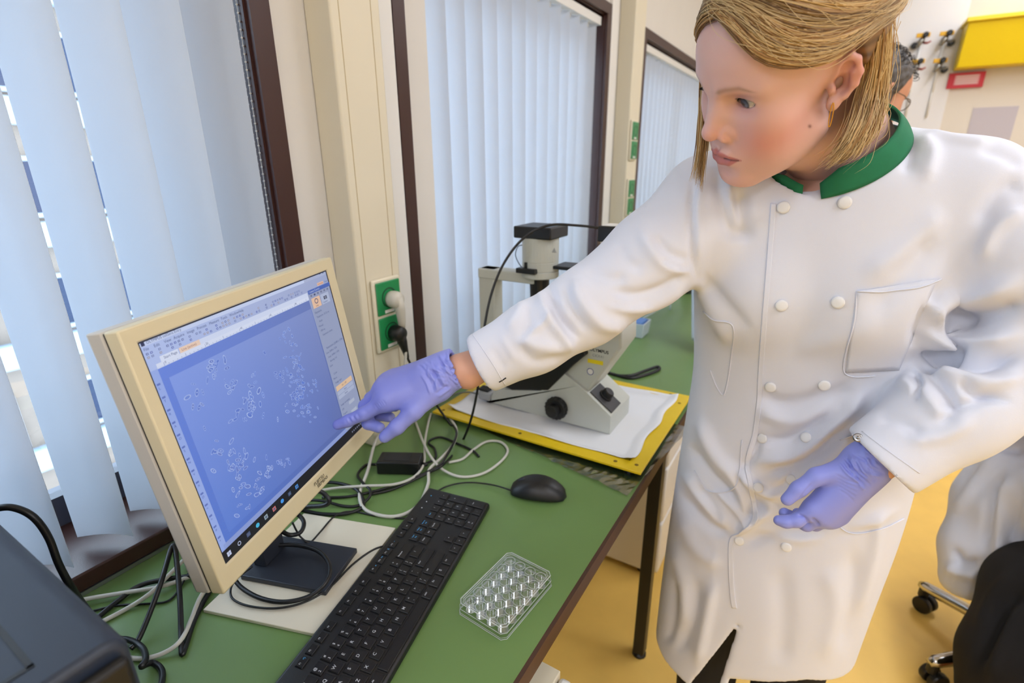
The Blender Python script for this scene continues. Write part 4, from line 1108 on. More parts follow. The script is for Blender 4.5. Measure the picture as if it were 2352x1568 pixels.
def normals(P_, Q):
    n = np.cross(P_[Q[:, 2]] - P_[Q[:, 0]], P_[Q[:, 3]] - P_[Q[:, 1]])
    N = np.zeros_like(P_)
    for i in range(4):
        for k in range(3): N[:, k] += np.bincount(Q[:, i], n[:, k], len(P_))
    return N / np.maximum(np.linalg.norm(N, axis=1), 1e-12)[:, None]
def np_mesh(name, P_, Q, material=None, col=None):
    me = bpy.data.meshes.new(name)
    me.vertices.add(len(P_)); me.vertices.foreach_set('co', np.asarray(P_, np.float32).ravel())
    k = Q.shape[1]
    me.loops.add(len(Q) * k); me.loops.foreach_set('vertex_index', Q.astype(np.int32).ravel())
    me.polygons.add(len(Q)); me.polygons.foreach_set('loop_start', np.arange(0, len(Q) * k, k, dtype=np.int32))
    try: me.polygons.foreach_set('loop_total', np.full(len(Q), k, np.int32))
    except Exception: pass
    me.update(calc_edges=True); smooth(me)
    if col is not None:
        ca = me.color_attributes.new('Col', 'FLOAT_COLOR', 'POINT')
        c = np.ones((len(P_), 4), np.float32); c[:, :3] = col; ca.data.foreach_set('color', c.ravel())
    if material is not None: me.materials.append(material)
    return me
def tree_of(P_, Q): return BVHTree.FromPolygons([tuple(p) for p in P_.tolist()], Q.tolist())
def seg_dist(uv, line):
    best = np.full(len(uv), 1e9); tt = np.zeros(len(uv)); L = np.asarray(line, float); n = len(L) - 1
    for i in range(n):
        a, b = L[i], L[i + 1]; ab = b - a
        t = np.clip((uv - a) @ ab / max(ab @ ab, 1e-9), 0, 1)
        d = np.linalg.norm(uv - a - t[:, None] * ab, axis=1)
        m = d < best; best[m] = d[m]; tt[m] = (i + t[m]) / n
    return best, tt
def sculpt(P_, Q, strokes, vis=True, tree=None):
    """soft ridges (+) and grooves (-) drawn along lines on the side of the figure the photograph shows"""
    N = normals(P_, Q); uv = proj(P_)
    V = CAM - P_; V /= np.linalg.norm(V, axis=1)[:, None]
    fac = np.clip(((N * V).sum(1) + .05) / .35, 0, 1)
    D = np.zeros(len(P_))
    cand = np.zeros(len(P_), bool)
    allp = []
    for line, w, amp in strokes:
        line = [tuple(p) for p in spline([np.array(p, float) for p in line], 5)] if len(line) > 2 else line
        L = np.asarray(line); lo = L.min(0) - 3 * w; hi = L.max(0) + 3 * w
        m = np.nonzero(((uv > lo) & (uv < hi)).all(1) & (fac > 0))[0]
        if not len(m): continue
        d, t = seg_dist(uv[m], L)
        e = np.minimum(1, np.minimum(t, 1 - t) * 5 + .12)
        D[m] += amp * np.exp(-(d / w) ** 2) * e
    m = np.nonzero(np.abs(D) > 1e-5)[0]
    if vis and len(m):
        T = tree or tree_of(P_, Q)
        o = Vector(CAM); keep = np.zeros(len(m), bool)
        for k, i in enumerate(m):
            d = Vector(P_[i] - CAM); L = d.length
            h = T.ray_cast(o, d / L)
            keep[k] = h[3] is None or h[3] > L - .012
        D[m[~keep]] = 0
    return P_ + N * (D * fac)[:, None]
def hit(tree, u, v):
    d = Vector(ray(u, v)).normalized()
    h = tree.ray_cast(Vector(CAM), d)
    return (np.array(h[0]), np.array(h[1])) if h[0] is not None else (None, None)
def stack(levels):
    """levels: (z, cx, cy, a, b) -> resampled smoothly"""
    L = np.array(sorted(levels), float)
    R_ = np.array([q for q in spline(list(L), 8)])
    o = np.argsort(R_[:, 0]); return R_[o]
def stack_sdf(p, T, n=2.4):
    z = p[:, 2]
    cx, cy_, a, b = [np.interp(z, T[:, 0], T[:, i]).astype(np.float32) for i in (1, 2, 3, 4)]
    x = np.abs(p[:, 0] - cx) / a; y = np.abs(p[:, 1] - cy_) / b
    return ((x ** n + y ** n) ** (1 / n) - 1) * np.minimum(a, b)
# ================================================================== the woman in the white coat
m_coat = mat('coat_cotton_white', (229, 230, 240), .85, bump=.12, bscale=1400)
m_collar = mat('collar_green', (22, 116, 76), .8, bump=.15, bscale=1400, vary=.08, vscale=60)
m_skin = mat('skin', (228, 178, 156), .48, vcol=True, sss=.18, bump=.04, bscale=900)
m_glove = mat('nitrile_blue', (146, 154, 233), .42, bump=.05, bscale=700)
m_black = mat('black_cloth', (18, 18, 20), .9, bump=.2, bscale=900)
m_button = mat('button_white', (238, 236, 234), .35)
m_hair = mat('hair_blonde', (190, 150, 96), .45, vcol=True, spec=.5)
m_gold = mat('gold', (230, 180, 80), .2, metal=1)
m_steel = mat('snap_steel', (150, 150, 152), .25, metal=1)

woman = thing('person', 'woman in a white lab coat with green collar and blue gloves, pointing at the monitor', 'person', (.88, .98, 0))

# ------------------------------------------------------------------ coat
SH_R = np.array((.705, .878, 1.305)); SH_L = np.array((1.022, .925, 1.325))
TB = stack([(.30, .868, .985, .186, .135), (.45, .868, .985, .186, .135), (.60, .872, .985, .188, .136), (.75, .878, .985, .190, .134), (.88, .880, .975, .186, .126), (1.0, .876, .962, .176, .116), (1.10, .873, .945, .178, .114), (1.20, .872, .928, .184, .114), (1.28, .868, .910, .178, .104), (1.36, .866, .900, .150, .080), (1.42, .864, .895, .110, .060)])
RS = [pd(1628, 492, .80), pd(1500, 590, .81), pd(1345, 706, .812), pd(1225, 775, .81), pd(1104, 836, .808)]
RR = [.082, .070, .059, .054, .0475]
EL = pd(2375, 815, .675); WL = pd(2020, 1058, .708)
LS = [SH_L + np.array((.0, -.01, -.01)), pd(2345, 600, .655), EL, pd(2190, 940, .69), WL]
LR = [.072, .070, .070, .060, .052]
NK_C = np.array((.858, .882, 1.376)); NK_N = np.array((-.26, -.55, .83)); NK_N /= np.linalg.norm(NK_N)   # ring of the neck opening
def coat_fn(p):
    d = stack_sdf(p, TB)
    d = smax(d, p[:, 2] - 1.372, .05)
    tr = smin(cap(p, (.895, .925, 1.366), SH_L, .052, .064), cap(p, (.865, .900, 1.340), SH_R, .058, .066), .02)
    d = smin(d, tr, .05)
    # breast fullness
    d = smin(d, smin(ell(p, (.800, .850, 1.175), (.062, .045, .06)), ell(p, (.935, .855, 1.18), (.062, .045, .06)), .02), .06)
    # neck opening
    pc_ = p - NK_C.astype(np.float32); hN = pc_ @ NK_N.astype(np.float32)
    rad = nrm(pc_ - hN[:, None] * NK_N.astype(np.float32)) - .089
    d = smax(d, -np.maximum(rad, -.004 - hN), .004)
    d = smax(d, -cap(p, NK_C - NK_N * .07, NK_C + NK_N * .08, .070, .078), .006)
    # right sleeve, hollow at the cuff
    ax = RS[-1] - RS[-2]; ax /= np.linalg.norm(ax)
    s = chain(p, RS[:-1] + [RS[-1] + ax * .04], RR[:-1] + [RR[-1] - .002], .02)
    t = (p - RS[-1].astype(np.float32)) @ ax.astype(np.float32)
    # cuff cut a little slanted, as it shows in the photograph
    vw = RS[-1] - CAM; vw /= np.linalg.norm(vw); pn_ = ax - vw * (ax @ vw) + .22 * vw; pn_ /= np.linalg.norm(pn_)
    s = smax(s, (p - RS[-1].astype(np.float32)) @ pn_.astype(np.float32), .003)
    s = smax(s, -cap(p, RS[-1] - ax * .075, RS[-1] + ax * .05, RR[-1] - .0135, RR[-1] - .0135), .003)
    d = smin(d, s, .030)
    ax2 = LS[-1] - LS[-2]; ax2 /= np.linalg.norm(ax2)
    s2 = chain(p, LS[:-1] + [LS[-1] + ax2 * .04], LR[:-1] + [LR[-1]], .03)
    vw2 = LS[-1] - CAM; vw2 /= np.linalg.norm(vw2); pn2 = ax2 - vw2 * (ax2 @ vw2) * 1.1; pn2 /= np.linalg.norm(pn2)
    s2 = smax(s2, (p - LS[-1].astype(np.float32)) @ pn2.astype(np.float32), .003)
    s2 = smax(s2, -cap(p, LS[-1] - ax2 * .075, LS[-1] + ax2 * .05, LR[-1] - .0135, LR[-1] - .0135), .003)
    d = smin(d, s2, .022)
    # skirt is a shell, slit at the front, cut off at the hem
    inner = stack_sdf(p, TB) + .012
    inner = smax(inner, p[:, 2] - .80, .02)
    d = smax(d, -inner, .004)
    x_ = p[:, 0]; zz = p[:, 2]
    hem = zz - np.where(x_ < .852, .332 + .08 * np.abs(x_ - .78), np.minimum(.412 + .5 * (x_ - .86), .47))
    d = smax(d, -hem, .003)
    xs = .846 + .09 * (zz - .45)
    wdt = np.clip((.575 - zz) * .115, -.03, .05)
    slit = np.maximum(np.abs(x_ - (xs - wdt)) - np.maximum(wdt, 0) + .003, np.maximum(p[:, 1] - .95, zz - .575))
    d = smax(d, -slit, .004)
    return d
CP, CQ = sdf_mesh(coat_fn, (.36, .53, .30), (1.26, 1.14, 1.45), .0042)
CP = relax(CP, CQ, 2)
# folds: (line in photograph pixels, width, height in metres)
F_ = [
 # right sleeve
 ([(1165, 760), (1190, 720), (1205, 690)], 12, .004), ([(1180, 765), (1225, 790), (1280, 800), (1320, 790)], 15, .005),
 ([(1240, 665), (1255, 720), (1290, 770), (1320, 800)], 12, .007), ([(1265, 660), (1285, 720), (1320, 765)], 12, -.006),
 ([(1320, 640), (1335, 690), (1385, 745), (1440, 745)], 16, .007), ([(1300, 650), (1310, 700), (1350, 760)], 10, -.005),
 ([(1390, 690), (1450, 705), (1520, 690), (1580, 640)], 16, .007), ([(1400, 665), (1460, 680), (1530, 660), (1585, 620)], 14, -.007),
 ([(1470, 520), (1500, 580), (1550, 615), (1588, 618)], 16, .006), ([(1505, 540), (1540, 585), (1590, 600)], 12, -.005),
 ([(1190, 790), (1230, 830), (1300, 815)], 12, -.003), ([(1130, 800), (1160, 850)], 8, -.002), ([(1420, 560), (1440, 600), (1480, 620)], 14, -.003),
 ([(1340, 620), (1400, 640), (1440, 640)], 14, -.004), ([(1150, 770), (1185, 830)], 7, .002), ([(1210, 700), (1215, 745), (1185, 785)], 9, -.004),
 # seam at the right arm hole
 ([(1592, 410), (1588, 480), (1590, 560), (1598, 640)], 7, -.006), ([(1606, 420), (1603, 500), (1606, 600)], 9, .003),
 # body
 ([(1640, 380), (1665, 470), (1690, 560)], 20, -.009), ([(1700, 430), (1705, 500), (1715, 560)], 18, -.010), ([(1665, 400), (1685, 480), (1700, 540)], 14, .007),
 ([(1600, 640), (1640, 720), (1680, 790)], 16, .006), ([(1620, 640), (1670, 700), (1720, 760)], 14, -.004),
 ([(2150, 540), (2080, 640), (1990, 720)], 30, -.006), ([(2170, 480), (2090, 560), (1980, 640)], 26, .005), ([(2060, 300), (2090, 340), (2080, 400)], 14, -.006), ([(2110, 310), (2140, 350), (2120, 420)], 16, .005),
 ([(2120, 300), (2200, 320), (2280, 330)], 10, .004), ([(1830, 800), (1920, 780), (2020, 740)], 24, .003),
 ([(1740, 900), (1800, 930), (1900, 910), (1960, 880)], 18, -.006), ([(1740, 940), (1820, 965), (1930, 930)], 18, .006),
 ([(1730, 1060), (1830, 1040), (1930, 960), (1985, 900)], 14, .009), ([(1745, 1010), (1830, 1005), (1920, 930)], 12, -.006), ([(1750, 1090), (1850, 1060), (1950, 980)], 12, -.008),
 ([(1600, 950), (1640, 1040), (1700, 1110), (1725, 1190)], 16, .009), ([(1580, 1020), (1630, 1090), (1690, 1150)], 12, -.008), ([(1570, 1080), (1620, 1150), (1680, 1215)], 14, .008), ([(1560, 1130), (1620, 1200), (1675, 1230)], 12, -.006),
 ([(1700, 1080), (1740, 1120), (1790, 1140)], 10, .010), ([(1720, 1140), (1760, 1170), (1790, 1150)], 9, -.008), ([(1690, 1225), (1740, 1190), (1790, 1150)], 10, .009), ([(1700, 1255), (1780, 1225), (1900, 1225), (2000, 1200)], 14, -.006), ([(1740, 1215), (1840, 1235), (1960, 1210), (2060, 1170)], 12, .006),
 ([(1560, 1180), (1600, 1260), (1660, 1300)], 18, .005), ([(1545, 1250), (1570, 1340), (1580, 1450)], 16, .006), ([(1600, 1330), (1590, 1420), (1560, 1500)], 14, -.006), ([(1640, 1330), (1620, 1430), (1600, 1530)], 14, .006), ([(1550, 1330), (1545, 1420), (1530, 1480)], 12, -.005),
 ([(1900, 1300), (1920, 1400), (1890, 1520)], 24, .004), ([(1960, 1260), (1960, 1380), (1930, 1500)], 20, -.005), ([(1790, 1300), (1800, 1420), (1790, 1530)], 26, -.004), ([(2020, 1180), (2000, 1300), (1960, 1420)], 14, .005),
 # deep creases at the bent elbow and waist
 ([(2115, 800), (2140, 815), (2185, 812), (2230, 800)], 7, -.012), ([(2105, 838), (2135, 842), (2165, 850)], 6, -.014), ([(2095, 850), (2110, 880), (2105, 920)], 8, -.010), ([(2130, 690), (2150, 740), (2135, 790)], 9, .008),
 ([(2205, 870), (2240, 905), (2320, 920)], 8, -.008), ([(2120, 760), (2160, 775), (2230, 760)], 9, .008), ([(2180, 905), (2195, 940), (2160, 975)], 8, -.006),
 ([(1690, 1080), (1716, 1140), (1728, 1200)], 6, -.008), ([(1640, 1120), (1690, 1170), (1720, 1210)], 7, .006), ([(1760, 1130), (1800, 1115), (1830, 1080)], 7, -.006), ([(1600, 1110), (1640, 1160), (1660, 1200)], 7, -.005), ([(1745, 985), (1735, 1040), (1705, 1075)], 7, -.006),
 ([(1260, 655), (1268, 700), (1300, 750), (1330, 778)], 6, -.006), ([(1395, 690), (1440, 700), (1500, 690)], 6, -.005), ([(1210, 770), (1250, 740), (1262, 715)], 6, .005), ([(1510, 590), (1555, 612), (1588, 612)], 6, -.006),
 # left sleeve
 ([(2170, 650), (2120, 730), (2100, 800)], 12, -.010), ([(2352, 640), (2250, 680), (2170, 690), (2130, 720)], 22, .010), ([(2352, 700), (2260, 730), (2180, 735)], 16, -.010), ([(2352, 760), (2250, 790), (2160, 780), (2100, 800)], 20, .012), ([(2340, 820), (2250, 840), (2170, 820), (2110, 830)], 14, -.012),
 ([(2352, 860), (2270, 880), (2180, 860), (2110, 850)], 16, .009), ([(2110, 830), (2150, 870), (2190, 930)], 13, -.010), ([(2060, 870), (2120, 900), (2170, 960)], 16, .006), ([(2300, 900), (2220, 930), (2150, 930)], 12, -.007), ([(2240, 960), (2160, 1000), (2080, 1010)], 18, .005), ([(2010, 960), (2070, 970), (2120, 1000)], 14, -.004), ([(2200, 690), (2200, 730), (2230, 760)], 12, -.008),
 ([(2352, 420), (2300, 440), (2240, 520)], 20, -.006), ([(2352, 480), (2290, 520), (2250, 600)], 18, .006), ([(2250, 340), (2300, 350), (2350, 380)], 16, -.004),
]
F_ = [(l_, w_, a_ * 1.35) for l_, w_, a_ in F_]
CP = sculpt(CP, CQ, F_)
CP = relax(CP, CQ, 1, .4)
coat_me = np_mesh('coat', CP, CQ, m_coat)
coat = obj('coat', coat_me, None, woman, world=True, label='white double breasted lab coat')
CT = tree_of(CP, CQ)
def on_coat(pts, off=.0012, n=8):
    out = []
    for q in spline([np.array(p, float) for p in pts], n):
        P0, N0 = hit(CT, q[0], q[1])
        if P0 is not None:
            d = CAM - P0; d /= np.linalg.norm(d)
            if N0 @ d < 0: N0 = -N0
            out.append(P0 + N0 * off)
    return out
# front edge of the overlap: a narrow doubled hem running down the chest
def ribbon(name, pts_a, pts_b, material, parent, off=.0025, label=None, thick=.0016):
    A, B2 = on_coat(pts_a, off), on_coat(pts_b, off)
    n = min(len(A), len(B2))
    if n < 2: return None
    A = [A[int(i * (len(A) - 1) / (n - 1))] for i in range(n)]; B2 = [B2[int(i * (len(B2) - 1) / (n - 1))] for i in range(n)]
    m = MB(); K = 6
    v = []; f = []
    for i in range(n):
        for k in range(K + 1): v.append(A[i] + (B2[i] - A[i]) * k / K)
    for i in range(n - 1):
        for k in range(K):
            a = i * (K + 1) + k; f.append((a, a + 1, a + K + 2, a + K + 1))
    o = obj(name, m.add(v, f), material, parent, sm=True, world=True, label=label)
    md = o.modifiers.new('thick', 'SOLIDIFY'); md.thickness = thick; md.offset = 0
    return o
def stitch(name, pts, r=.0011, material=None, off=.0004):
    P_ = on_coat(pts, off, 10)
    if len(P_) > 2:
        return obj(name, MB().tube(P_, r, 5), material or m_coat, coat, sm=True, world=True)
E1 = [(1772, 466), (1768, 520), (1762, 600), (1752, 720), (1744, 830), (1738, 930), (1728, 1000), (1712, 1062), (1722, 1130), (1730, 1190), (1700, 1222), (1676, 1240), (1674, 1310), (1678, 1370), (1682, 1395)]
E2 = [(u + 11, v + 1) for u, v in E1]
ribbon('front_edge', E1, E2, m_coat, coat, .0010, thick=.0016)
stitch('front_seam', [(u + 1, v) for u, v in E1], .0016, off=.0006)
# pockets: thin patches with a stitched border
def pocket(quad, mouth):
    m = MB(); N = 16; v = []; f = []
    q = [np.array(p, float) for p in quad]
    for j in range(N + 1):
        for i in range(N + 1):
            a, b = i / N, j / N
            uv = q[0] * (1 - a) * (1 - b) + q[1] * a * (1 - b) + q[2] * a * b + q[3] * (1 - a) * b
            P0, N0 = hit(CT, *uv)
            if P0 is None: return None
            d = CAM - P0; d /= np.linalg.norm(d)
            if N0 @ d < 0: N0 = -N0
            v.append(P0 + N0 * (.0006 + .0012 * math.exp(-(b / .1) ** 2)))
    for j in range(N):
        for i in range(N):
            a = j * (N + 1) + i; f.append((a, a + 1, a + N + 2, a + N + 1))
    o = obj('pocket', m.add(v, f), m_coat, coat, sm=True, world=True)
    md = o.modifiers.new('thick', 'SOLIDIFY'); md.thickness = .0012; md.offset = 0
    return o
pocket([(1968, 668), (2150, 640), (2065, 850), (1942, 856)], 0)
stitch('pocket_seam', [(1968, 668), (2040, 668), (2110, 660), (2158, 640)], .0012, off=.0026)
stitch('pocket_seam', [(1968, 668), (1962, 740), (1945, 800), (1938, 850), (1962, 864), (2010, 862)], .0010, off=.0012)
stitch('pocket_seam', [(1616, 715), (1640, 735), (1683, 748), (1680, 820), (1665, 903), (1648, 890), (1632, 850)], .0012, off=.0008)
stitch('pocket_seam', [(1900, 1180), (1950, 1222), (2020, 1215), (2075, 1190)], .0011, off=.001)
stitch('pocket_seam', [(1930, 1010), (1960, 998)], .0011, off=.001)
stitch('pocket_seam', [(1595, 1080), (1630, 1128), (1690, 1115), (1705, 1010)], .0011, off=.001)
stitch('cuff_mark', [(1146, 877), (1153, 873), (1162, 867)], .0010, m_black, .0004)
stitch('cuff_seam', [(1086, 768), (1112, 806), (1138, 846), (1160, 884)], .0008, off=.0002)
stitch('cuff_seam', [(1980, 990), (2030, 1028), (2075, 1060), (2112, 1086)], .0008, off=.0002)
# buttons
bt = MB().lathe([(.0001, -.002), (.0070, -.002), (.0082, -.0008), (.0082, .0006), (.0072, .0018), (.0055, .0022), (.0001, .0022)], n=24).mesh('button', True)
bt.materials.append(m_button)
def align(o, P0, N0):
    z = Vector(N0).normalized(); q = z.to_track_quat('Z', 'Y')
    M4 = q.to_matrix().to_4x4(); M4.translation = Vector(P0)
    o.matrix_parent_inverse = Matrix.Translation(-Vector(woman.location)); o.matrix_basis = M4
for u, v in ((1800, 476), (1940, 465), (1795, 701), (1925, 694), (1770, 888), (1893, 884), (1852, 1005), (1818, 1101), (1741, 1120), (1698, 1241), (1806, 1255), (1752, 1006)):
    P0, N0 = hit(CT, u, v)
    if P0 is None: continue
    d = CAM - P0; d /= np.linalg.norm(d)
    if N0 @ d < 0: N0 = -N0
    N0 = N0 * .6 + d * .4
    o = obj('button', bt, None, coat); o.parent = coat
    z = Vector(N0).normalized(); M4 = z.to_track_quat('Z', 'Y').to_matrix().to_4x4(); M4.translation = Vector(P0 + N0 * .0022)
    o.matrix_parent_inverse = Matrix.Identity(4); o.matrix_basis = M4
P0, N0 = hit(CT, 1972, 1005)
if P0 is not None:
    o = obj('snap', MB().lathe([(.0001, -.001), (.0058, -.001), (.006, .0008), (.004, .0016), (.003, .0006), (.0018, .0016), (.0001, .0018)], n=20), m_steel, coat, sm=True)
    M4 = Vector(CAM - P0).normalized().to_track_quat('Z', 'Y').to_matrix().to_4x4(); M4.translation = Vector(P0 + N0 * .001); o.matrix_basis = M4
# ------------------------------------------------------------------ head: local axes forward / left / up, origin between the ear canals
HF = np.array((-0.62622707, -0.59160258, -0.50778543)); HL = np.array((0.77313319, -0.55519944, -0.30662461)); HU = np.array((-0.10052227, -0.5846024, 0.80506851))
HC = np.array((.80022, .75343, 1.46355))
HA = np.stack([HF, HL, HU], 1)                 # local -> world: HC + HA @ q
def h2w(q): return HC + np.asarray(q, float) @ HA.T
def w2h(P_): return (np.asarray(P_, float) - HC) @ HA
NB = np.array((.862, .890, 1.385))             # base of the neck
nb = w2h(NB)
EAR_O = np.array((-.002, .0705, .001))
EU = np.array((-.12, .12, .98)); EU /= np.linalg.norm(EU)
EB = np.array((-.88, .38, -.10)); EB -= EU * (EB @ EU); EB /= np.linalg.norm(EB)
EN = np.cross(EU, EB)
def ear_pt(b, u, n=0): return EAR_O + EB * b * .74 + EU * u * .96 + EN * n
EARN = 1 if EN[1] > 0 else -1
def head_fn(p):
    m = p.copy(); m[:, 1] = np.abs(m[:, 1])
    d = ell(p, (-.010, 0, .046), (.097, .076, .086))
    d = smin(d, ell(p, (.034, 0, .050), (.058, .060, .060)), .03)
    d = smin(d, ell(p, (.038, 0, -.020), (.052, .056, .076)), .03)
    d = smin(d, ell(m, (.054, .042, -.010), (.022, .020, .020)), .022)
    d = smin(d, ell(m, (.046, .033, -.042), (.034, .026, .036)), .024)
    d = smin(d, cap(m, (.006, .052, -.050), (.068, .016, -.090), .014, .016), .026)
    d = smin(d, ell(p, (.078, 0, -.089), (.0165, .019, .0165)), .016)
    d = smin(d, ell(p, (.071, 0, -.054), (.0265, .032, .030)), .016)
    d = smin(d, cap(m, (.085, .010, .034), (.067, .046, .034), .008, .008), .016)
    # throat and neck
    d = smin(d, cap(p, (.012, 0, -.058), nb + np.array((.006, 0, .008)), .046, .050), .03)
    d = smin(d, cap(p, nb, nb + (nb - np.array((-.01, 0, -.03))) * .45, .054, .07), .03)
    d = smin(d, cap(p, (-.055, 0, .0), nb + np.array((-.02, 0, .0)), .040, .045), .03)
    # eye sockets
    d = smax(d, -ell(m, (.0935, .031, .0175), (.016, .0175, .0125)), .014)
    # lids
    lid = ell(m, (.0675, .031, .0185), (.0146, .0152, .0142))
    d = smin(d, lid, .005)
    up = cap(m, (.0800, .020, .0262), (.0755, .044, .0240), .0022, .0022)
    d = smin(d, up, .004)
    slit = ell(m, (.0835, .0320, .0163), (.015, .0140, .0062))
    d = smax(d, -slit, .0010)
    # nose
    nose = cap(p, (.0855, 0, .026), (.1045, 0, -.011), .0072, .0088)
    nose = smin(nose, ell(p, (.1050, 0, -.0150), (.0104, .0100, .0096)), .006)
    nose = smin(nose, ell(m, (.0935, .0128, -.0208), (.0108, .0076, .0090)), .0045)
    nose = smin(nose, ell(p, (.082, 0, -.004), (.020, .0145, .026)), .010)
    d = smin(d, nose, .009)
    d = smax(d, -ell(m, (.0985, .0060, -.0285), (.0062, .0034, .0052)), .0018)
    d = smax(d, -cap(m, (.098, .0185, -.018), (.0935, .0215, -.030), .0022, .0012), .006)
    # lips
    upl = smin(cap(m, (.0985, .0035, -.0455), (.0935, .013, -.0480), .0046, .0040), cap(m, (.0935, .013, -.0480), (.083, .0265, -.0538), .0042, .0016), .003)
    lol = smin(cap(m, (.0960, 0, -.0600), (.0925, .012, -.0592), .0060, .0050), cap(m, (.0925, .012, -.0592), (.083, .0262, -.0548), .0052, .0016), .003)
    d = smin(d, smin(upl, lol, .0012), .0038)
    gap_ = smin(cap(m, (.104, 0, -.0528), (.0965, .012, -.0530), .0022, .0018), cap(m, (.0965, .012, -.0530), (.0845, .0265, -.0543), .0013, .0006), .001)
    d = smax(d, -gap_, .0014)
    d = smax(d, -cap(p, (.1005, 0, -.033), (.1000, 0, -.041), .0018, .0022), .004)
    d = smax(d, -ell(p, (.0985, 0, -.0735), (.007, .018, .0050)), .010)
    # ear
    E = lambda b, u, n=0: ear_pt(b, u, n * EARN)
    e = chain(m, [E(-.003, .010, .002), E(.0, .025, .004), E(.009, .0335, .006), E(.0185, .0285, .008), E(.0255, .014, .009), E(.0245, .0, .008), E(.016, -.013, .006), E(.006, -.021, .003)], [.0030, .0036, .0038, .0038, .0036, .0034, .0034, .0042], .003)
    e = smin(e, ell(m, E(.004, -.0225, .002), (.0075, .0062, .0085)), .004)
    e = smin(e, ell(m, E(.0115, .005, .001), (.0155, .0265, .0035), np.stack([EB, EU, EN], 1)), .004)
    e = smin(e, chain(m, [E(.0135, .026, .006), E(.019, .014, .007), E(.0175, .001, .0065), E(.009, -.010, .005)], [.0030, .0033, .0032, .0028], .003), .0035)
    e = smax(e, -ell(m, E(.0065, .001, .006), (.0075, .0115, .0075), np.stack([EB, EU, EN], 1)), .004)
    e = smax(e, -ell(m, E(.0085, .0215, .0075), (.0065, .0065, .0035), np.stack([EB, EU, EN], 1)), .003)
    e = smin(e, ell(m, E(-.0035, -.003, .004), (.0042, .0036, .0058)), .003)
    d = smin(d, e, .006)
    return d
HP, HQ = sdf_mesh(head_fn, (-.14, -.105, -.20), (.125, .115, .145), .00145)
HP = relax(HP, HQ, 2, .5)
q = HP
al_ = np.abs(q[:, 1])
def lin(c): return np.array(S(c)[:3])
base_c = np.tile(lin((226, 182, 170)), (len(q), 1))
def blend(col, w):
    global base_c
    w = np.clip(w, 0, 1)[:, None]; base_c = base_c * (1 - w) + lin(col) * w
def gs(c, r, sym=True):
    a = np.stack([q[:, 0], al_ if sym else q[:, 1], q[:, 2]], 1) - np.asarray(c)
    return np.exp(-((a / np.asarray(r)) ** 2).sum(1))
blend((220, 134, 122), .7 * gs((.062, .046, -.028), (.035, .026, .026)))
blend((224, 140, 122), .55 * gs((.106, 0, -.016), (.014, .014, .012)))
blend((222, 150, 132), .35 * gs((.085, 0, -.095), (.02, .02, .02)))
blend((220, 140, 124), .6 * gs((-.016, .088, .012), (.03, .02, .03)))
blend((150, 74, 62), .75 * gs(ear_pt(.006, .0, .002), (.010, .008, .010)))
blend((178, 100, 84), .5 * gs(ear_pt(.009, .020, .004), (.008, .008, .007)))
blend((196, 128, 120), .5 * gs((.078, .031, .0105), (.012, .016, .006)))
blend((176, 118, 116), .55 * gs((.080, .031, .0265), (.012, .019, .0045)))
# lips
ml = np.interp(al_, (0, .012, .025), (-.0530, -.0532, -.0540))
upb = np.interp(al_, (0, .004, .013, .0275), (-.0430, -.0415, -.0455, -.0530)); lob = np.interp(al_, (0, .012, .025), (-.0668, -.0645, -.0550))
inl = np.clip((upb + .0008 - q[:, 2]) / .0016, 0, 1) * np.clip((q[:, 2] - lob + .0008) / .0016, 0, 1) * (q[:, 0] > .078) * (al_ < .0285)
blend((186, 104, 104), .85 * inl)
blend((70, 30, 32), .9 * np.exp(-((q[:, 2] - ml) / .0011) ** 2) * (al_ < .0258) * (q[:, 0] > .078) * (q[:, 0] < .0975))
blend((60, 26, 26), .8 * gs((.0975, .0060, -.0275), (.004, .0036, .0036)))
# brows
bz = np.interp(al_, (.010, .022, .036, .050), (.0345, .0385, .0400, .0335))
wb = np.interp(al_, (.008, .014, .036, .050), (.0010, .0036, .0028, .0010))
blend((150, 112, 84), .62 * np.exp(-((q[:, 2] - bz) / wb) ** 2) * np.clip((al_ - .008) / .006, 0, 1) * np.clip((.053 - al_) / .008, 0, 1) * (q[:, 0] > .05))
# lash line
blend((70, 44, 40), .8 * np.exp(-((q[:, 2] - (.0222 - 18 * (al_ - .0315) ** 2)) / .0010) ** 2) * (np.abs(al_ - .0315) < .0125) * (q[:, 0] > .06))
# mole
blend((120, 66, 50), .9 * np.exp(-(((proj(h2w(q)) - np.array((1860, 290))) / 4.0) ** 2).sum(1)) * (q[:, 1] > 0))
WP = h2w(HP)
head_me_data = (WP, HQ, base_c)
HT = tree_of(WP, HQ)
# body under the clothes, coarse, joined with the head into one mesh
def body_fn(p):
    d = stack_sdf(p, TBI)
    d = smax(d, p[:, 2] - 1.33, .05); d = smax(d, .80 - p[:, 2], .03)
    d = smin(d, cap(p, NB + np.array((.003, .008, -.02)), NB - np.array((0, -.02, .10)), .05, .07), .03)
    d = smin(d, chain(p, [SH_R, RS[2], RS[4] + (RS[4] - RS[3]) * .25, RW], [.05, .038, .0245, .0205], .02), .02)
    d = smin(d, chain(p, [SH_L, EL, WL + (WL - EL) * .02, LWR], [.05, .042, .0205, .0185], .02), .02)
    for x in (.80, .95):
        d = smin(d, chain(p, [(x, .985, .86), (x - .005, .975, .48), (x, 1.0, .10)], [.075, .05, .035], .02), .02)
        d = smin(d, chain(p, [(x, 1.02, .05), (x, .90, .035)], [.032, .026], .02), .02)
    return d
TBI = TB.copy(); TBI[:, 3:] -= .028
RW = pd(1050, 846, .80); LWR = pd(1985, 1070, .722)
BP, BQ = sdf_mesh(body_fn, (.34, .50, -.01), (1.24, 1.14, 1.42), .0072)
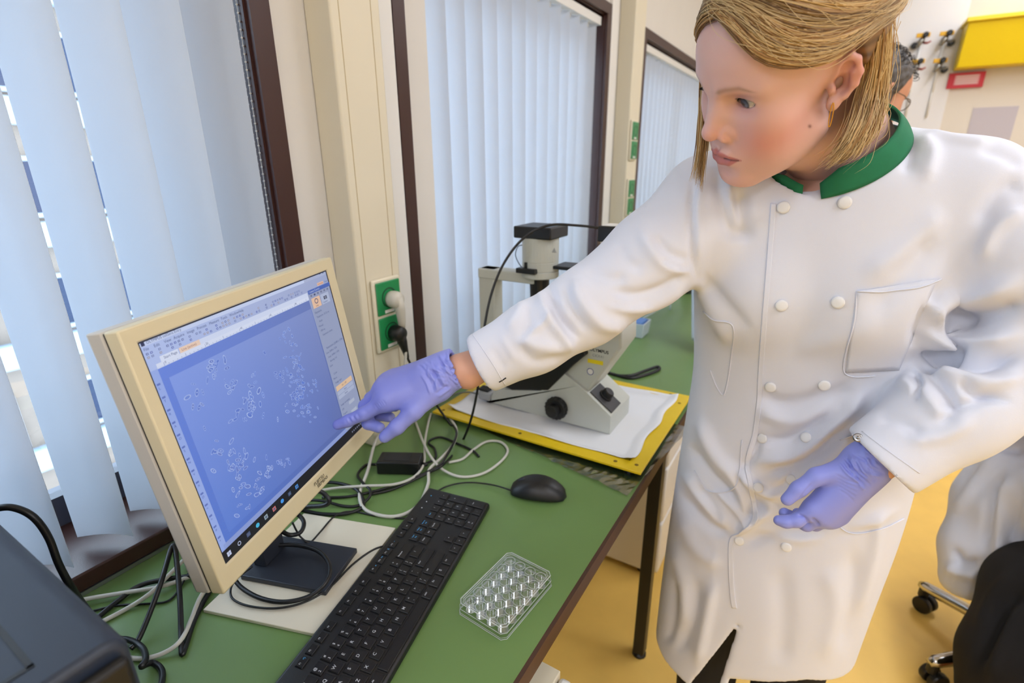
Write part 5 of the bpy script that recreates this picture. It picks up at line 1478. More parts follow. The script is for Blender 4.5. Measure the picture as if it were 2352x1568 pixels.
P_all = np.concatenate([WP, BP]); Q_all = np.concatenate([HQ, BQ + len(WP)])
C_all = np.concatenate([base_c, np.tile(lin((224, 172, 148)), (len(BP), 1))])
body = obj('body', np_mesh('body', P_all, Q_all, m_skin, C_all), None, woman, world=True, label='fair skinned face and forearms')
# eyes
m_eye = mat('eye', (235, 230, 228), .12, vcol=True, spec=.6)
for s in (1, -1):
    c = np.array((.0675, .031 * s, .0185))
    g = np.array((1.0, -.06, -.22)); g /= np.linalg.norm(g)
    v = []; f = []; col = []
    for i in range(25):
        for j in range(32):
            t = math.pi * i / 24; a = 2 * math.pi * j / 32
            v.append((math.sin(t) * math.cos(a), math.sin(t) * math.sin(a), math.cos(t)))
    v = np.array(v)
    zax = g; xax = np.cross(zax, (0, 0, 1.0)); xax /= np.linalg.norm(xax); yax = np.cross(zax, xax)
    w = v @ np.stack([xax, yax, zax])
    ang = np.degrees(np.arccos(np.clip(v[:, 2], -1, 1)))
    colr = np.where((ang < 12)[:, None], lin((18, 16, 18)), np.where((ang < 27)[:, None], lin((86, 100, 122)), np.where((ang < 31)[:, None], lin((50, 56, 70)), lin((226, 218, 216)))))
    f = np.array([(i * 32 + j, i * 32 + (j + 1) % 32, (i + 1) * 32 + (j + 1) % 32, (i + 1) * 32 + j) for i in range(24) for j in range(32)])[:, ::-1]
    obj('eye', np_mesh('eye', h2w(c + w * .0137), f, m_eye, colr), None, body, world=True)
    ls = MB()
    for k in range(26):
        t = k / 25; lat = (.0195 + .0245 * t) * s
        z0 = .0222 - 18 * ((abs(lat)) - .0315) ** 2
        P0 = np.array((.0675 + .0150 * math.sqrt(max(.02, 1 - ((abs(lat) - .031) / .0152) ** 2)), lat, z0))
        out = np.array((.0048, .0030 * s * (t - .2), -.0022)) * (.5 + .6 * t)
        ls.tube([h2w(P0 - (.0015, 0, 0)), h2w(P0 + out * .55 + (0, 0, -.0009)), h2w(P0 + out + (0, 0, .0004))], [.00022, .00018, .00008], 4)
    obj('eyelashes', ls, mat('lash', (40, 28, 24), .6), body, world=True)
# earring: two small hoops
eh, en = hit(HT, 1914, 236)
if eh is None: eh = h2w(ear_pt(.004, -.024))
er = MB()
pts = [eh + (CAM - eh) / np.linalg.norm(CAM - eh) * .004 * math.cos(a) + np.array((.0015 * math.sin(a), 0, -.0125 + .0125 * math.cos(a))) for a in np.linspace(0, 2 * math.pi, 25)]
er.tube(pts, .0006, 8, cap=False)
props(obj('earring', er, m_gold, sm=True), 'small gold hoop earring in the blonde woman\'s ear', 'earring')

# ------------------------------------------------------------------ hair
def hairline(f):                                # height below which there is no hair, by forward position
    return np.interp(f, (-.12, -.075, -.045, -.030, -.020, .010, .035, .056, .065, .075, .085), (-.03, -.035, -.01, .018, .036, .037, .040, .058, .075, .100, .112))
def hair_fn(p):
    d = ell(p, (-.016, .003, .050), (.105, .085, .096))
    d = smin(d, ell(p, (.028, .006, .066), (.058, .060, .058)), .03)
    d = smin(d, ell(p, (-.092, 0, .058), (.040, .045, .040)), .04)
    g = hairline(p[:, 0]) - p[:, 2]
    d = smax(d, g * .8, .010)
    d = smax(d, -(ell(p, (-.010, 0, .046), (.095, .074, .084))), .004)
    return d
SP, SQ = sdf_mesh(hair_fn, (-.15, -.105, -.06), (.115, .105, .165), .0026)
SP = relax(SP, SQ, 2)
def shell_d(p): # outer surface only
    p = np.asarray(p, np.float32)
    d = ell(p, (-.016, .003, .050), (.105, .085, .096)); d = smin(d, ell(p, (.028, .006, .066), (.058, .060, .058)), .03); return smin(d, ell(p, (-.092, 0, .058), (.040, .045, .040)), .04)
def to_shell(P_, off):
    P_ = np.asarray(P_, float).copy()
    for _ in range(4):
        d = shell_d(P_); g = np.zeros_like(P_)
        for k in range(3):
            e = np.zeros(3); e[k] = .0008; g[:, k] = (shell_d(P_ + e) - shell_d(P_ - e)) / .0016
        g /= np.maximum(np.linalg.norm(g, axis=1), 1e-6)[:, None]
        P_ -= g * (d - off)[:, None]
    return P_
hr = np.random.RandomState(5)
HAIR_V = []; HAIR_F = []; HAIR_C = []; hv_n = 0
BLONDE = [lin(c) for c in ((216, 182, 126), (198, 158, 100), (172, 130, 80), (138, 100, 58), (232, 202, 148))]
def strand(P_, r, col):
    global hv_n
    n = len(P_)
    T = np.gradient(P_, axis=0); T /= np.maximum(np.linalg.norm(T, axis=1), 1e-9)[:, None]
    a = np.cross(T, np.array((.3, .5, .81))); a /= np.maximum(np.linalg.norm(a, axis=1), 1e-9)[:, None]; b = np.cross(T, a)
    s = np.linspace(0, 1, n); rr_ = r * np.minimum(1, (1 - s) * 3 + .12)
    V = np.stack([P_ + (a * math.cos(t) + b * math.sin(t)) * rr_[:, None] for t in (0, 2.094, 4.189)], 1).reshape(-1, 3)
    i = np.arange(n - 1)[:, None] * 3
    f = np.concatenate([np.stack([i[:, 0] + k, i[:, 0] + (k + 1) % 3, i[:, 0] + 3 + (k + 1) % 3, i[:, 0] + 3 + k], 1) for k in range(3)])
    HAIR_V.append(V); HAIR_F.append(f + hv_n); HAIR_C.append(np.tile(col, (len(V), 1))); hv_n += len(V)
def guide_pt(gs_, s):
    """gs_: list of guide polylines (same count); s in 0..1 across the guides"""
    x = s * (len(gs_) - 1); i = min(int(x), len(gs_) - 2); t = x - i
    return np.asarray(gs_[i], float) * (1 - t) + np.asarray(gs_[i + 1], float) * t
# guides over the visible left side, from parting to the gathered back
G_L = [[(.070, -.008, .106), (.074, .020, .098), (.060, .050, .066), (.022, .078, .046), (-.030, .086, .048), (-.088, .050, .044), (-.125, .012, .046)],
       [(.066, -.008, .112), (.064, .030, .104), (.048, .062, .078), (.010, .084, .060), (-.040, .088, .056), (-.090, .050, .048), (-.126, .012, .050)],
       [(.058, -.004, .120), (.052, .036, .114), (.030, .068, .096), (-.005, .086, .078), (-.050, .084, .064), (-.094, .048, .056), (-.128, .010, .054)],
       [(.035, -.004, .136), (.028, .036, .130), (.006, .066, .114), (-.028, .080, .094), (-.064, .074, .076), (-.100, .044, .064), (-.129, .010, .058)],
       [(.0, -.004, .145), (-.008, .034, .141), (-.028, .058, .126), (-.052, .068, .106), (-.082, .060, .084), (-.108, .036, .070), (-.130, .008, .062)],
       [(-.035, -.004, .143), (-.045, .026, .138), (-.060, .044, .124), (-.078, .050, .106), (-.098, .044, .088), (-.116, .026, .074), (-.130, .006, .066)]]
G_R = [[(f_, -l_, u_) for f_, l_, u_ in g] for g in G_L]
def cr_batch(G, n):
    """Catmull-Rom along axis 1 of G (strands, points, 3)"""
    P_ = np.concatenate([2 * G[:, :1] - G[:, 1:2], G, 2 * G[:, -1:] - G[:, -2:-1]], 1); out = []
    for i in range(1, P_.shape[1] - 2):
        for k in range(n):
            t = k / n; a, b, c, d = P_[:, i - 1], P_[:, i], P_[:, i + 1], P_[:, i + 2]
            out.append(.5 * (2 * b + (c - a) * t + (2 * a - 5 * b + 4 * c - d) * t * t + (3 * b - a - 3 * c + d) * t ** 3))
    out.append(P_[:, -2]); return np.stack(out, 1)
def lay(G, n):
    G = np.asarray(G, float); s = hr.rand(n); x = s * (len(G) - 1); i = np.minimum(x.astype(int), len(G) - 2); t = (x - i)[:, None, None]
    g = G[i] * (1 - t) + G[i + 1] * t
    g = g + hr.normal(0, .0022, (n, 1, 3)) + hr.normal(0, .0013, g.shape)
    P_ = cr_batch(g, 4); m_ = P_.shape[1]
    off = np.repeat(hr.uniform(-.001, .0045, n), m_)
    P_ = to_shell(P_.reshape(-1, 3), off).reshape(n, m_, 3)
    P_[:, :, 2] += .0015 * np.sin(np.linspace(0, 1, m_)[None] * hr.uniform(4, 9, (n, 1)) + hr.uniform(0, 6, (n, 1)))
    for k in range(n):
        dark = .5 + .5 * math.sin(s[k] * 34 + 1.2 * math.sin(s[k] * 9))
        c = BLONDE[hr.choice(5, p=(.24, .28, .22, .14, .12))] * (.58 + .55 * dark)
        strand(h2w(P_[k]), hr.uniform(.0005, .0010), c)
lay(G_L, 2600); lay(G_R, 700)
# lock falling behind the ear onto the collar
G_F = [[pd(2004, 84, .538), pd(1998, 150, .566), pd(1980, 225, .584), pd(1960, 290, .584), pd(1926, 345, .590), pd(1882, 384, .600)],
       [pd(2012, 76, .540), pd(2006, 150, .572), pd(1994, 225, .592), pd(1976, 290, .592), pd(1950, 345, .598), pd(1905, 382, .608)],
       [pd(2020, 66, .545), pd(2014, 140, .580), pd(2007, 215, .602), pd(1993, 285, .604), pd(1972, 335, .610), pd(1940, 372, .618)],
       [pd(2030, 40, .560), pd(2026, 120, .596), pd(2022, 195, .614), pd(2012, 260, .618), pd(1998, 305, .624), pd(1978, 335, .630)],
       [pd(2036, 10, .590), pd(2035, 90, .612), pd(2034, 160, .629), pd(2026, 225, .632), pd(2015, 270, .638), pd(2000, 300, .642)]]
G_W = [[pd(1648, 20, .645), pd(1620, 100, .652), pd(1612, 200, .668), pd(1608, 295, .678), pd(1600, 370, .683), pd(1586, 425, .686)],
       [pd(1658, 20, .66), pd(1632, 110, .666), pd(1626, 215, .678), pd(1622, 310, .686), pd(1616, 390, .690), pd(1612, 458, .692)]]
def lay_w(G, n, r=(.0005, .0010), jit=.0016, cols=(.34, .26, .14, .06, .20), clump=True):
    for k in range(n):
        s = hr.rand(); g = guide_pt(G, s) + hr.normal(0, jit, (1, 3)); m_ = len(g)
        g = g + hr.normal(0, jit * .6, g.shape) * np.linspace(.3, 1.4, m_)[:, None]
        P_ = np.array(spline(list(g), 5))
        keep = int(len(P_) * hr.uniform(.72, 1.0)); P_ = P_[:max(keep, 6)]
        c = BLONDE[hr.choice(5, p=cols)] * hr.uniform(.75, 1.08)
        strand(P_, hr.uniform(*r), c)
lay_w(G_F, 1100, jit=.0028)
lay_w(G_W, 220, jit=.0016)
# strands along the right temple and a few flyaways
lay_w([[pd(1700, -40, .60), pd(1660, 20, .625), pd(1632, 80, .645), pd(1622, 150, .655)], [pd(1720, -60, .60), pd(1690, 0, .625), pd(1655, 60, .65), pd(1640, 140, .66)]], 160)
for k in range(70):
    a = guide_pt(G_F, hr.rand()); P_ = np.array(spline(list(a + hr.normal(0, .006, (1, 3)) + hr.normal(0, .004, a.shape)), 5)); strand(P_, .0003, BLONDE[4])
for k in range(50):
    a = guide_pt(G_L, hr.rand()); P_ = to_shell(np.array(spline(list(a + hr.normal(0, .006, a.shape)), 5)), .007) + hr.normal(0, .0015, (1, 3)); strand(h2w(P_), .0003, BLONDE[4])
sc_ = np.tile(lin((140, 104, 62)), (len(SP), 1)) * (.8 + .3 * np.sin(SP[:, 2:3] * 420 + 3 * np.sin(SP[:, 0:1] * 60)))
hair = obj('hair', np_mesh('hair', h2w(SP), SQ, m_hair, sc_), None, woman, world=True, label='blonde hair tied back with loose locks')
VV = np.concatenate(HAIR_V); FF = np.concatenate(HAIR_F); CC = np.concatenate(HAIR_C)
hs = obj('hair_strands', np_mesh('hair_strands', VV, FF, m_hair, CC), None, hair, world=True); hs['kind'] = 'stuff'
# ------------------------------------------------------------------ collar
nx_ax = np.array((1.0, 0, 0)); nx_ax -= NK_N * (nx_ax @ NK_N); nx_ax /= np.linalg.norm(nx_ax)
nf_ax = np.cross(NK_N, nx_ax)
if nf_ax[1] > 0: nf_ax = -nf_ax                  # towards the front
cv = []; cf_ = []; NA, K = 90, 6
gapL, gapR = math.radians(-13), math.radians(1)
for i in range(NA + 1):
    a = gapR + (2 * math.pi + gapL - gapR) * i / NA
    e = min(i, NA - i) / NA
    hgt = .024 * min(1, .35 + e * 14)
    for k in range(K + 1):
        t = k / K; hh_ = -.008 + (hgt + .008) * t
        r_ = .0925 - .011 * t + .002 * math.sin(math.pi * t)
        cv.append(NK_C + (nf_ax * math.cos(a) + nx_ax * math.sin(a)) * r_ + NK_N * hh_)
for i in range(NA):
    for k in range(K):
        a = i * (K + 1) + k; cf_.append((a, a + 1, a + K + 2, a + K + 1))
co = obj('collar', MB().add(cv, cf_), m_collar, coat, sm=True, world=True, label='green stand collar')
md = co.modifiers.new('thick', 'SOLIDIFY'); md.thickness = .003; md.offset = 0

# ------------------------------------------------------------------ gloves
def glove(fn, lo, hi, strokes, label):
    P_, Q = sdf_mesh(fn, lo, hi, .0016)
    P_ = relax(P_, Q, 2, .5); P_ = sculpt(P_, Q, [(l_, w_, a_ * 1.7) for l_, w_, a_ in strokes]); P_ = relax(P_, Q, 1, .3)
    return obj('glove', np_mesh('glove', P_, Q, m_glove), None, woman, world=True, label=label)
W_ = pd(1050, 845, .80)
idx = [pd(893, 917, .797), pd(838, 949, .803), pd(800, 966, .809), pd(776, 975, .8125)]
mid = [pd(882, 896, .812), pd(840, 932, .828), pd(846, 972, .826), pd(872, 982, .818)]
rng_ = [pd(892, 880, .826), pd(852, 915, .848), pd(870, 953, .845), pd(896, 958, .836)]
pin = [pd(908, 868, .838), pd(880, 892, .858), pd(890, 925, .858), pd(908, 935, .848)]
thb = [pd(1000, 898, .788), pd(950, 945, .780), pd(912, 980, .781), pd(884, 1003, .786)]
def rglove(p):
    d = chain(p, idx, [.0135, .0108, .0094, .0082], .004)
    d2 = chain(p, mid, [.0135, .0112, .0098, .0086], .004)
    d3 = chain(p, rng_, [.0130, .0105, .0094, .0082], .004)
    d4 = chain(p, pin, [.0115, .0095, .0085, .0075], .004)
    d5 = chain(p, thb, [.0165, .0130, .0112, .0092], .006)
    palm = smin(cap(p, W_, idx[0], .0215, .0150), cap(p, W_, rng_[0], .0215, .0150), .02)
    palm = smin(palm, cap(p, W_, mid[0], .022, .0165), .02); palm = smin(palm, cap(p, W_, pin[0], .020, .013), .02)
    palm = smin(palm, cap(p, pd(1010, 890, .795), idx[0], .019, .014), .02)
    f = np.minimum(np.minimum(d, d2), np.minimum(d3, d4))
    f = smin(f, palm, .010); f = smin(f, d5, .014)
    ax = W_ - (idx[0] + rng_[0]) / 2; ax /= np.linalg.norm(ax)
    end = pd(1047, 843, .80)
    cf = chain(p, [pd(985, 866, .80), pd(1020, 852, .80), pd(1046, 843, .80) + ax * .03], [.026, .0245, .029], .01)
    f = smin(f, cf, .012)
    f = smax(f, (p - end.astype(np.float32)) @ ax.astype(np.float32) + .0012 * np.sin(p[:, 2] * 900 + p[:, 0] * 500), .002)
    return smax(f, -cap(p, end - ax * .02, end + ax * .05, .0215, .0245), .003)
gs1 = []
for k in range(9):
    u0 = 972 + 8.5 * k
    gs1.append(([(u0 - 6, 858 - 4 * k), (u0 + 8, 880 - 4 * k + k), (u0 + 16, 905 - 4.5 * k)], 2.6, -.0011 if k % 2 else .0011))
gs1 += [([(1025, 822), (1040, 845), (1062, 868)], 3, .0016), ([(1012, 828), (1030, 860), (1050, 875)], 3, -.0014), ([(1035, 818), (1045, 835), (1050, 850)], 2.5, -.0012),
        ([(1000, 905), (1015, 895), (1030, 885)], 2.5, -.0014), ([(1005, 912), (1022, 900), (1036, 890)], 2.5, .0012)]
for k in range(5): gs1.append(([(860 + 4.5 * k, 928 - 2.6 * k), (868 + 4.5 * k, 940 - 2.6 * k)], 1.6, -.0006))
for k in range(6): gs1.append(([(795 + 5 * k, 960 - 2 * k), (802 + 5 * k, 972 - 2 * k)], 1.6, -.0005 if k % 2 else .0005))
rg = random.Random(12)
for k in range(46):                              # fine creases round the cuff
    t = rg.uniform(0, 1); s_ = rg.uniform(-.42, .42); cu0, cv0 = 985 + 62 * t + 44 * s_, 868 - 22 * t + 62 * s_
    an = math.radians(55 + rg.gauss(0, 24)); l_ = rg.uniform(8, 20)
    gs1.append(([(cu0 - l_ * math.cos(an), cv0 - l_ * math.sin(an)), (cu0, cv0 + rg.uniform(-2, 2)), (cu0 + l_ * math.cos(an), cv0 + l_ * math.sin(an))], rg.uniform(1.8, 3.2), rg.choice((-1, 1)) * rg.uniform(.0005, .0011)))
lo_ = np.min([W_] + idx + mid + rng_ + pin + thb, 0) - .045; hi_ = np.max([W_] + idx + mid + rng_ + pin + thb, 0) + .045
glove(rglove, lo_, hi_, gs1, 'blue nitrile glove on the pointing hand')
# left hand resting in front of the coat
W2 = pd(1990, 1066, .718)
DZ = .0
i2 = [pd(1868, 1166, .738), pd(1830, 1195, .743), pd(1805, 1198, .748), pd(1789, 1195, .752)]
m2 = [pd(1886, 1180, .742), pd(1852, 1203, .752), pd(1822, 1190, .766), pd(1802, 1178, .770)]
r2_ = [pd(1905, 1188, .750), pd(1872, 1203, .768), pd(1845, 1190, .778), pd(1832, 1178, .780)]
p2 = [pd(1928, 1180, .756), pd(1900, 1196, .770), pd(1878, 1188, .780), pd(1866, 1178, .782)]
t2 = [pd(1930, 1082, .722), pd(1876, 1094, .728), pd(1834, 1123, .734), pd(1808, 1147, .738)]
def lglove(p):
    d = chain(p, i2, [.0118, .0096, .0088, .0076], .004); d2 = chain(p, m2, [.0125, .0102, .0092, .0080], .004)
    d3 = chain(p, r2_, [.0120, .0098, .0088, .0076], .004); d4 = chain(p, p2, [.0110, .0090, .0080, .0070], .004)
    d5 = chain(p, t2, [.0160, .0118, .0104, .0086], .006)
    palm = smin(cap(p, W2, i2[0], .0205, .0130), cap(p, W2, r2_[0], .0215, .0150), .02)
    palm = smin(palm, cap(p, W2, m2[0], .0215, .016), .02); palm = smin(palm, cap(p, W2, p2[0], .0205, .013), .02)
    f = np.minimum(np.minimum(d, d2), np.minimum(d3, d4)); f = smin(f, palm, .007); f = smin(f, d5, .007)
    ax = W2 - (i2[0] + r2_[0]) / 2; ax /= np.linalg.norm(ax); end = pd(2028, 1038, .706); ax = pd(2028 + 60, 1038 - 78, .686) - end; ax /= np.linalg.norm(ax)
    cf = chain(p, [pd(1960, 1092, .724), pd(1985, 1072, .718), end + ax * .03], [.0255, .0245, .030], .01)
    f = smin(f, cf, .012)
    f = smax(f, (p - end.astype(np.float32)) @ ax.astype(np.float32) + .0015 * np.sin(p[:, 2] * 800 + p[:, 0] * 600), .002)
    return smax(f, -cap(p, end - ax * .02, end + ax * .05, .0215, .025), .003)
gs2 = []
for k in range(7):
    gs2.append(([(1925 + 7 * k, 1062 - 2 * k), (1948 + 6 * k, 1088 - k), (1975 + 4 * k, 1108 - 2 * k)], 3.0, -.0014 if k % 2 else .0014))
for k in range(5): gs2.append(([(1918 + 2 * k, 1088 + 9 * k), (1945, 1103 + 8 * k), (1978 - 4 * k, 1112 + 10 * k)], 2.2, -.0006))
gs2 += [([(1832, 1180), (1850, 1190), (1858, 1202)], 3, -.0022), ([(1866, 1190), (1876, 1200), (1880, 1208)], 3, -.0022), ([(1868, 1108), (1850, 1130), (1835, 1150)], 3, -.0012), ([(1940, 1050), (1960, 1085), (1985, 1115)], 3.5, -.002), ([(1952, 1042), (1975, 1075), (2000, 1105)], 4, .002)]
for k in range(34):
    t = rg.uniform(0, 1); s_ = rg.uniform(-.45, .45); cu0, cv0 = 1955 + 55 * t + 40 * s_, 1092 - 38 * t + 62 * s_
    an = math.radians(50 + rg.gauss(0, 22)); l_ = rg.uniform(8, 20)
    gs2.append(([(cu0 - l_ * math.cos(an), cv0 - l_ * math.sin(an)), (cu0, cv0 + rg.uniform(-2, 2)), (cu0 + l_ * math.cos(an), cv0 + l_ * math.sin(an))], rg.uniform(1.8, 3.2), rg.choice((-1, 1)) * rg.uniform(.0005, .0011)))
allp = [W2] + i2 + m2 + r2_ + p2 + t2
glove(lglove, np.min(allp, 0) - .045, np.max(allp, 0) + .045, gs2, 'blue nitrile glove on the hand held before the coat')

# ------------------------------------------------------------------ trousers and shoes
def trous(p):
    d = None
    for x in (.80, .955):
        e = chain(p, [(x, .985, .84), (x - .003, .970, .48), (x, 1.0, .09)], [.090, .068, .060], .02)
        d = e if d is None else smin(d, e, .03)
    d = smax(d, .055 - p[:, 2], .004)
    return smax(d, p[:, 2] - .80, .01)
TP, TQ = sdf_mesh(trous, (.66, .84, .02), (1.1, 1.14, .86), .006)
obj('trousers', np_mesh('trousers', TP, TQ, m_black), None, woman, world=True, label='black trousers')
for x in (.80, .955):
    def shoe(p, x=x):
        d = smin(ell(p, (x, 1.03, .05), (.042, .05, .05)), ell(p, (x, .92, .035), (.045, .085, .042)), .03)
        return smax(d, .002 - p[:, 2], .004)
    A_, B__ = sdf_mesh(shoe, (x - .08, .80, -.02), (x + .08, 1.12, .14), .005)
    obj('shoe', np_mesh('shoe', A_, B__, m_black), None, woman, world=True, label='black shoe')
# ================================================================== the two people behind
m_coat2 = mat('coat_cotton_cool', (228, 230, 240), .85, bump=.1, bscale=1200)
m_skin2 = mat('skin_tan', (206, 150, 116), .5, vcol=True, bump=.04, bscale=800)
m_hair2 = mat('hair_grey', (84, 78, 74), .6)
m_wool = mat('black_wool', (22, 20, 20), .95, bump=.5, bscale=1600, vary=.3, vscale=900)
def frame(F, U=(0, 0, 1.0)):
    F = np.asarray(F, float); F /= np.linalg.norm(F); U = np.asarray(U, float); U = U - F * (U @ F); U /= np.linalg.norm(U)
    return np.stack([F, np.cross(U, F), U], 1)
def simple_head(C0, A, skin_c, neck_to, res=.004):
    C0 = np.asarray(C0, float)
    nl = (np.asarray(neck_to) - C0) @ A
    global nb
    keep = nb; nb = nl
    P_, Q = sdf_mesh(head_fn, (-.13, -.11, -.19), (.13, .115, .15), res)
    nb = keep
    P_ = relax(P_, Q, 1, .4)
    c = np.tile(lin(skin_c), (len(P_), 1))
    return C0 + P_ @ A.T, Q, c
# ---- standing man
MH = pd(1998, 226, 1.65)
FA = RC[:, 0] * .96 + RC[:, 2] * .10 + np.array((0, 0, -.32))
MA = frame(FA)
man = thing('person', 'man with grey hair and glasses standing behind the blonde woman', 'person', (MH[0] - .03, MH[1] + .03, 0))
bx, by = MH[0] - .03, MH[1] + .03
TM = stack([(.48, bx, by, .23, .15), (.70, bx, by, .22, .15), (.95, bx, by, .20, .14), (1.15, bx, by, .215, .14), (1.32, bx, by, .205, .12), (1.40, bx, by, .16, .09), (1.47, bx, by, .10, .07)])
hp, hq, hc = simple_head(MH, MA, (206, 146, 112), (bx, by, 1.40))
def man_body(p):
    d = smax(stack_sdf(p, TM) + .03, p[:, 2] - 1.40, .04); d = smax(d, .60 - p[:, 2], .03)
    for x in (bx - .09, bx + .09):
        d = smin(d, chain(p, [(x, by, .75), (x, by, .1)], [.08, .045], .02), .02)
        d = smin(d, chain(p, [(x, by + .03, .05), (x, by - .12, .04)], [.04, .034], .02), .02)
    d = smin(d, chain(p, [MS, ME, MW, MW + np.array((-.01, -.02, -.065))], [.05, .04, .03, .03], .02), .02)
    d = smin(d, chain(p, [(bx + .21, by, 1.33), (bx + .27, by - .02, 1.06), (bx + .25, by - .12, .86)], [.05, .04, .03], .02), .02)
    return d
MS, ME, MW = np.array((bx - .20, by - .02, 1.33)), pd(1632, 590, 1.80), pd(1625, 785, 1.76)
mp, mq = sdf_mesh(man_body, (.3, by - .45, -.01), (bx + .40, by + .30, 1.45), .012)
mb = obj('body', np_mesh('body', np.concatenate([hp, mp]), np.concatenate([hq, mq + len(hp)]), m_skin2, np.concatenate([hc, np.tile(lin((206, 146, 112)), (len(mp), 1))])), None, man, world=True)
def man_coat(p):
    d = stack_sdf(p, TM); d = smax(d, p[:, 2] - 1.45, .03)
    d = smax(d, -ell(p, (bx, by - .02, 1.47), (.075, .075, .06)), .01)
    s1 = chain(p, [MS, ME, MW], [.075, .062, .052], .02); ax = (MW - ME) / np.linalg.norm(MW - ME)
    s1 = smax(s1, (p - MW.astype(np.float32)) @ ax.astype(np.float32), .004)
    d = smin(d, s1, .03)
    s2 = chain(p, [(bx + .20, by, 1.33), (bx + .27, by - .02, 1.06), (bx + .25, by - .10, .90)], [.075, .062, .052], .02)
    d = smin(d, s2, .03)
    return smax(d, .50 - p[:, 2], .004)
a_, b_ = sdf_mesh(man_coat, (.3, by - .45, .44), (bx + .42, by + .30, 1.52), .010)
obj('coat', np_mesh('coat', relax(a_, b_, 1), b_, m_coat2), None, man, world=True, label='white lab coat')
def man_tr(p):
    d = smin(chain(p, [(bx - .09, by, .80), (bx - .09, by, .07)], [.10, .07], .02), chain(p, [(bx + .09, by, .80), (bx + .09, by, .07)], [.10, .07], .02), .03)
    d = smin(d, smin(ell(p, (bx - .09, by - .06, .035), (.05, .14, .04)), ell(p, (bx + .09, by - .06, .035), (.05, .14, .04)), .01), .02)
    return smax(d, .002 - p[:, 2], .004)
a_, b_ = sdf_mesh(man_tr, (bx - .3, by - .3, -.03), (bx + .3, by + .2, .92), .012)
obj('trousers', np_mesh('trousers', a_, b_, m_black), None, man, world=True)
# grey curly hair
def man_hair(p):
    d = ell(p, (-.014, 0, .052), (.106, .086, .094))
    g = np.interp(p[:, 0], (-.1, -.03, .02, .05, .08), (-.03, -.02, .0, .075, .115)) - p[:, 2]
    d = smax(d, g, .012)
    return d + .004 * np.sin(p[:, 0] * 190) * np.sin(p[:, 1] * 210) * np.sin(p[:, 2] * 200)
a_, b_ = sdf_mesh(man_hair, (-.15, -.12, -.07), (.13, .12, .18), .004)
mh = obj('hair', np_mesh('hair', MH + a_ @ MA.T, b_, m_hair2), None, man, world=True, label='short curly grey hair')
cu = MB()
r9 = np.random.RandomState(9)
for k in range(260):
    f_ = r9.uniform(-.10, .07); l_ = r9.uniform(-.08, .08)
    z2 = 1 - ((f_ + .014) / .108) ** 2 - (l_ / .088) ** 2
    if z2 < .02: continue
    c0 = np.array((f_, l_, .052 + .094 * math.sqrt(z2))); n0 = c0 - np.array((-.014, 0, .052)); n0 /= np.linalg.norm(n0)
    t1 = np.cross(n0, r9.normal(size=3)); t1 /= np.linalg.norm(t1); R0 = r9.uniform(.004, .009)
    cu.tube([MH + MA @ (c0 + n0 * R0 * (.8 + math.sin(a)) * .9 + t1 * R0 * math.cos(a)) for a in np.linspace(-.6, 3.9, 9)], .0009, 4)
ch_ = obj('hair_curls', cu, mat('hair_dark_grey', (52, 48, 48), .6), mh, world=True); ch_['kind'] = 'stuff'
# beard / sideburn
def man_beard(p):
    d = head_fn(p) - .004
    m_ = np.stack([p[:, 0], np.abs(p[:, 1]), p[:, 2]], 1)
    reg = smin(ell(m_, (.055, .02, -.085), (.05, .055, .035)), ell(m_, (.005, .065, -.03), (.022, .03, .06)), .01)
    return smax(d, reg, .004)
a_, b_ = sdf_mesh(man_beard, (-.06, -.1, -.15), (.13, .1, .06), .004)
obj('beard', np_mesh('beard', MH + a_ @ MA.T, b_, m_hair2), None, man, world=True, label='short grey beard')
gm = MB()
def hp_(f, l, u): return MH + MA @ np.array((f, l, u))
for s in (1, -1):
    gm.tube([hp_(.094 + .002 * math.cos(a), s * (.032 + .023 * math.cos(a)), .012 + .019 * math.sin(a)) for a in np.linspace(0, 2 * math.pi, 21)], .0015, 6, cap=False)
    gm.tube([hp_(.092, s * .055, .016), hp_(.05, s * .076, .018), hp_(.0, s * .080, .016), hp_(-.01, s * .079, .0)], .0014, 6)
gm.tube([hp_(.096, .010, .016), hp_(.100, 0, .019), hp_(.096, -.010, .016)], .0013, 6)
gl_ = thing('glasses', 'thin metal framed glasses worn by the grey haired man', 'glasses', tuple(hp_(.095, 0, .012)))
obj('frame', gm, mat('glasses_metal', (110, 96, 80), .35, metal=.7), gl_, world=True, sm=True)
for s in (1, -1):
    obj('lens', MB().add([hp_(.094, s * (.032 + .022 * math.cos(a)), .012 + .018 * math.sin(a)) for a in np.linspace(0, 2 * math.pi, 20, endpoint=False)], [tuple(range(20))]), thin_clear('lens_glass', (.97, .98, .98), .06, .02), gl_, world=True)

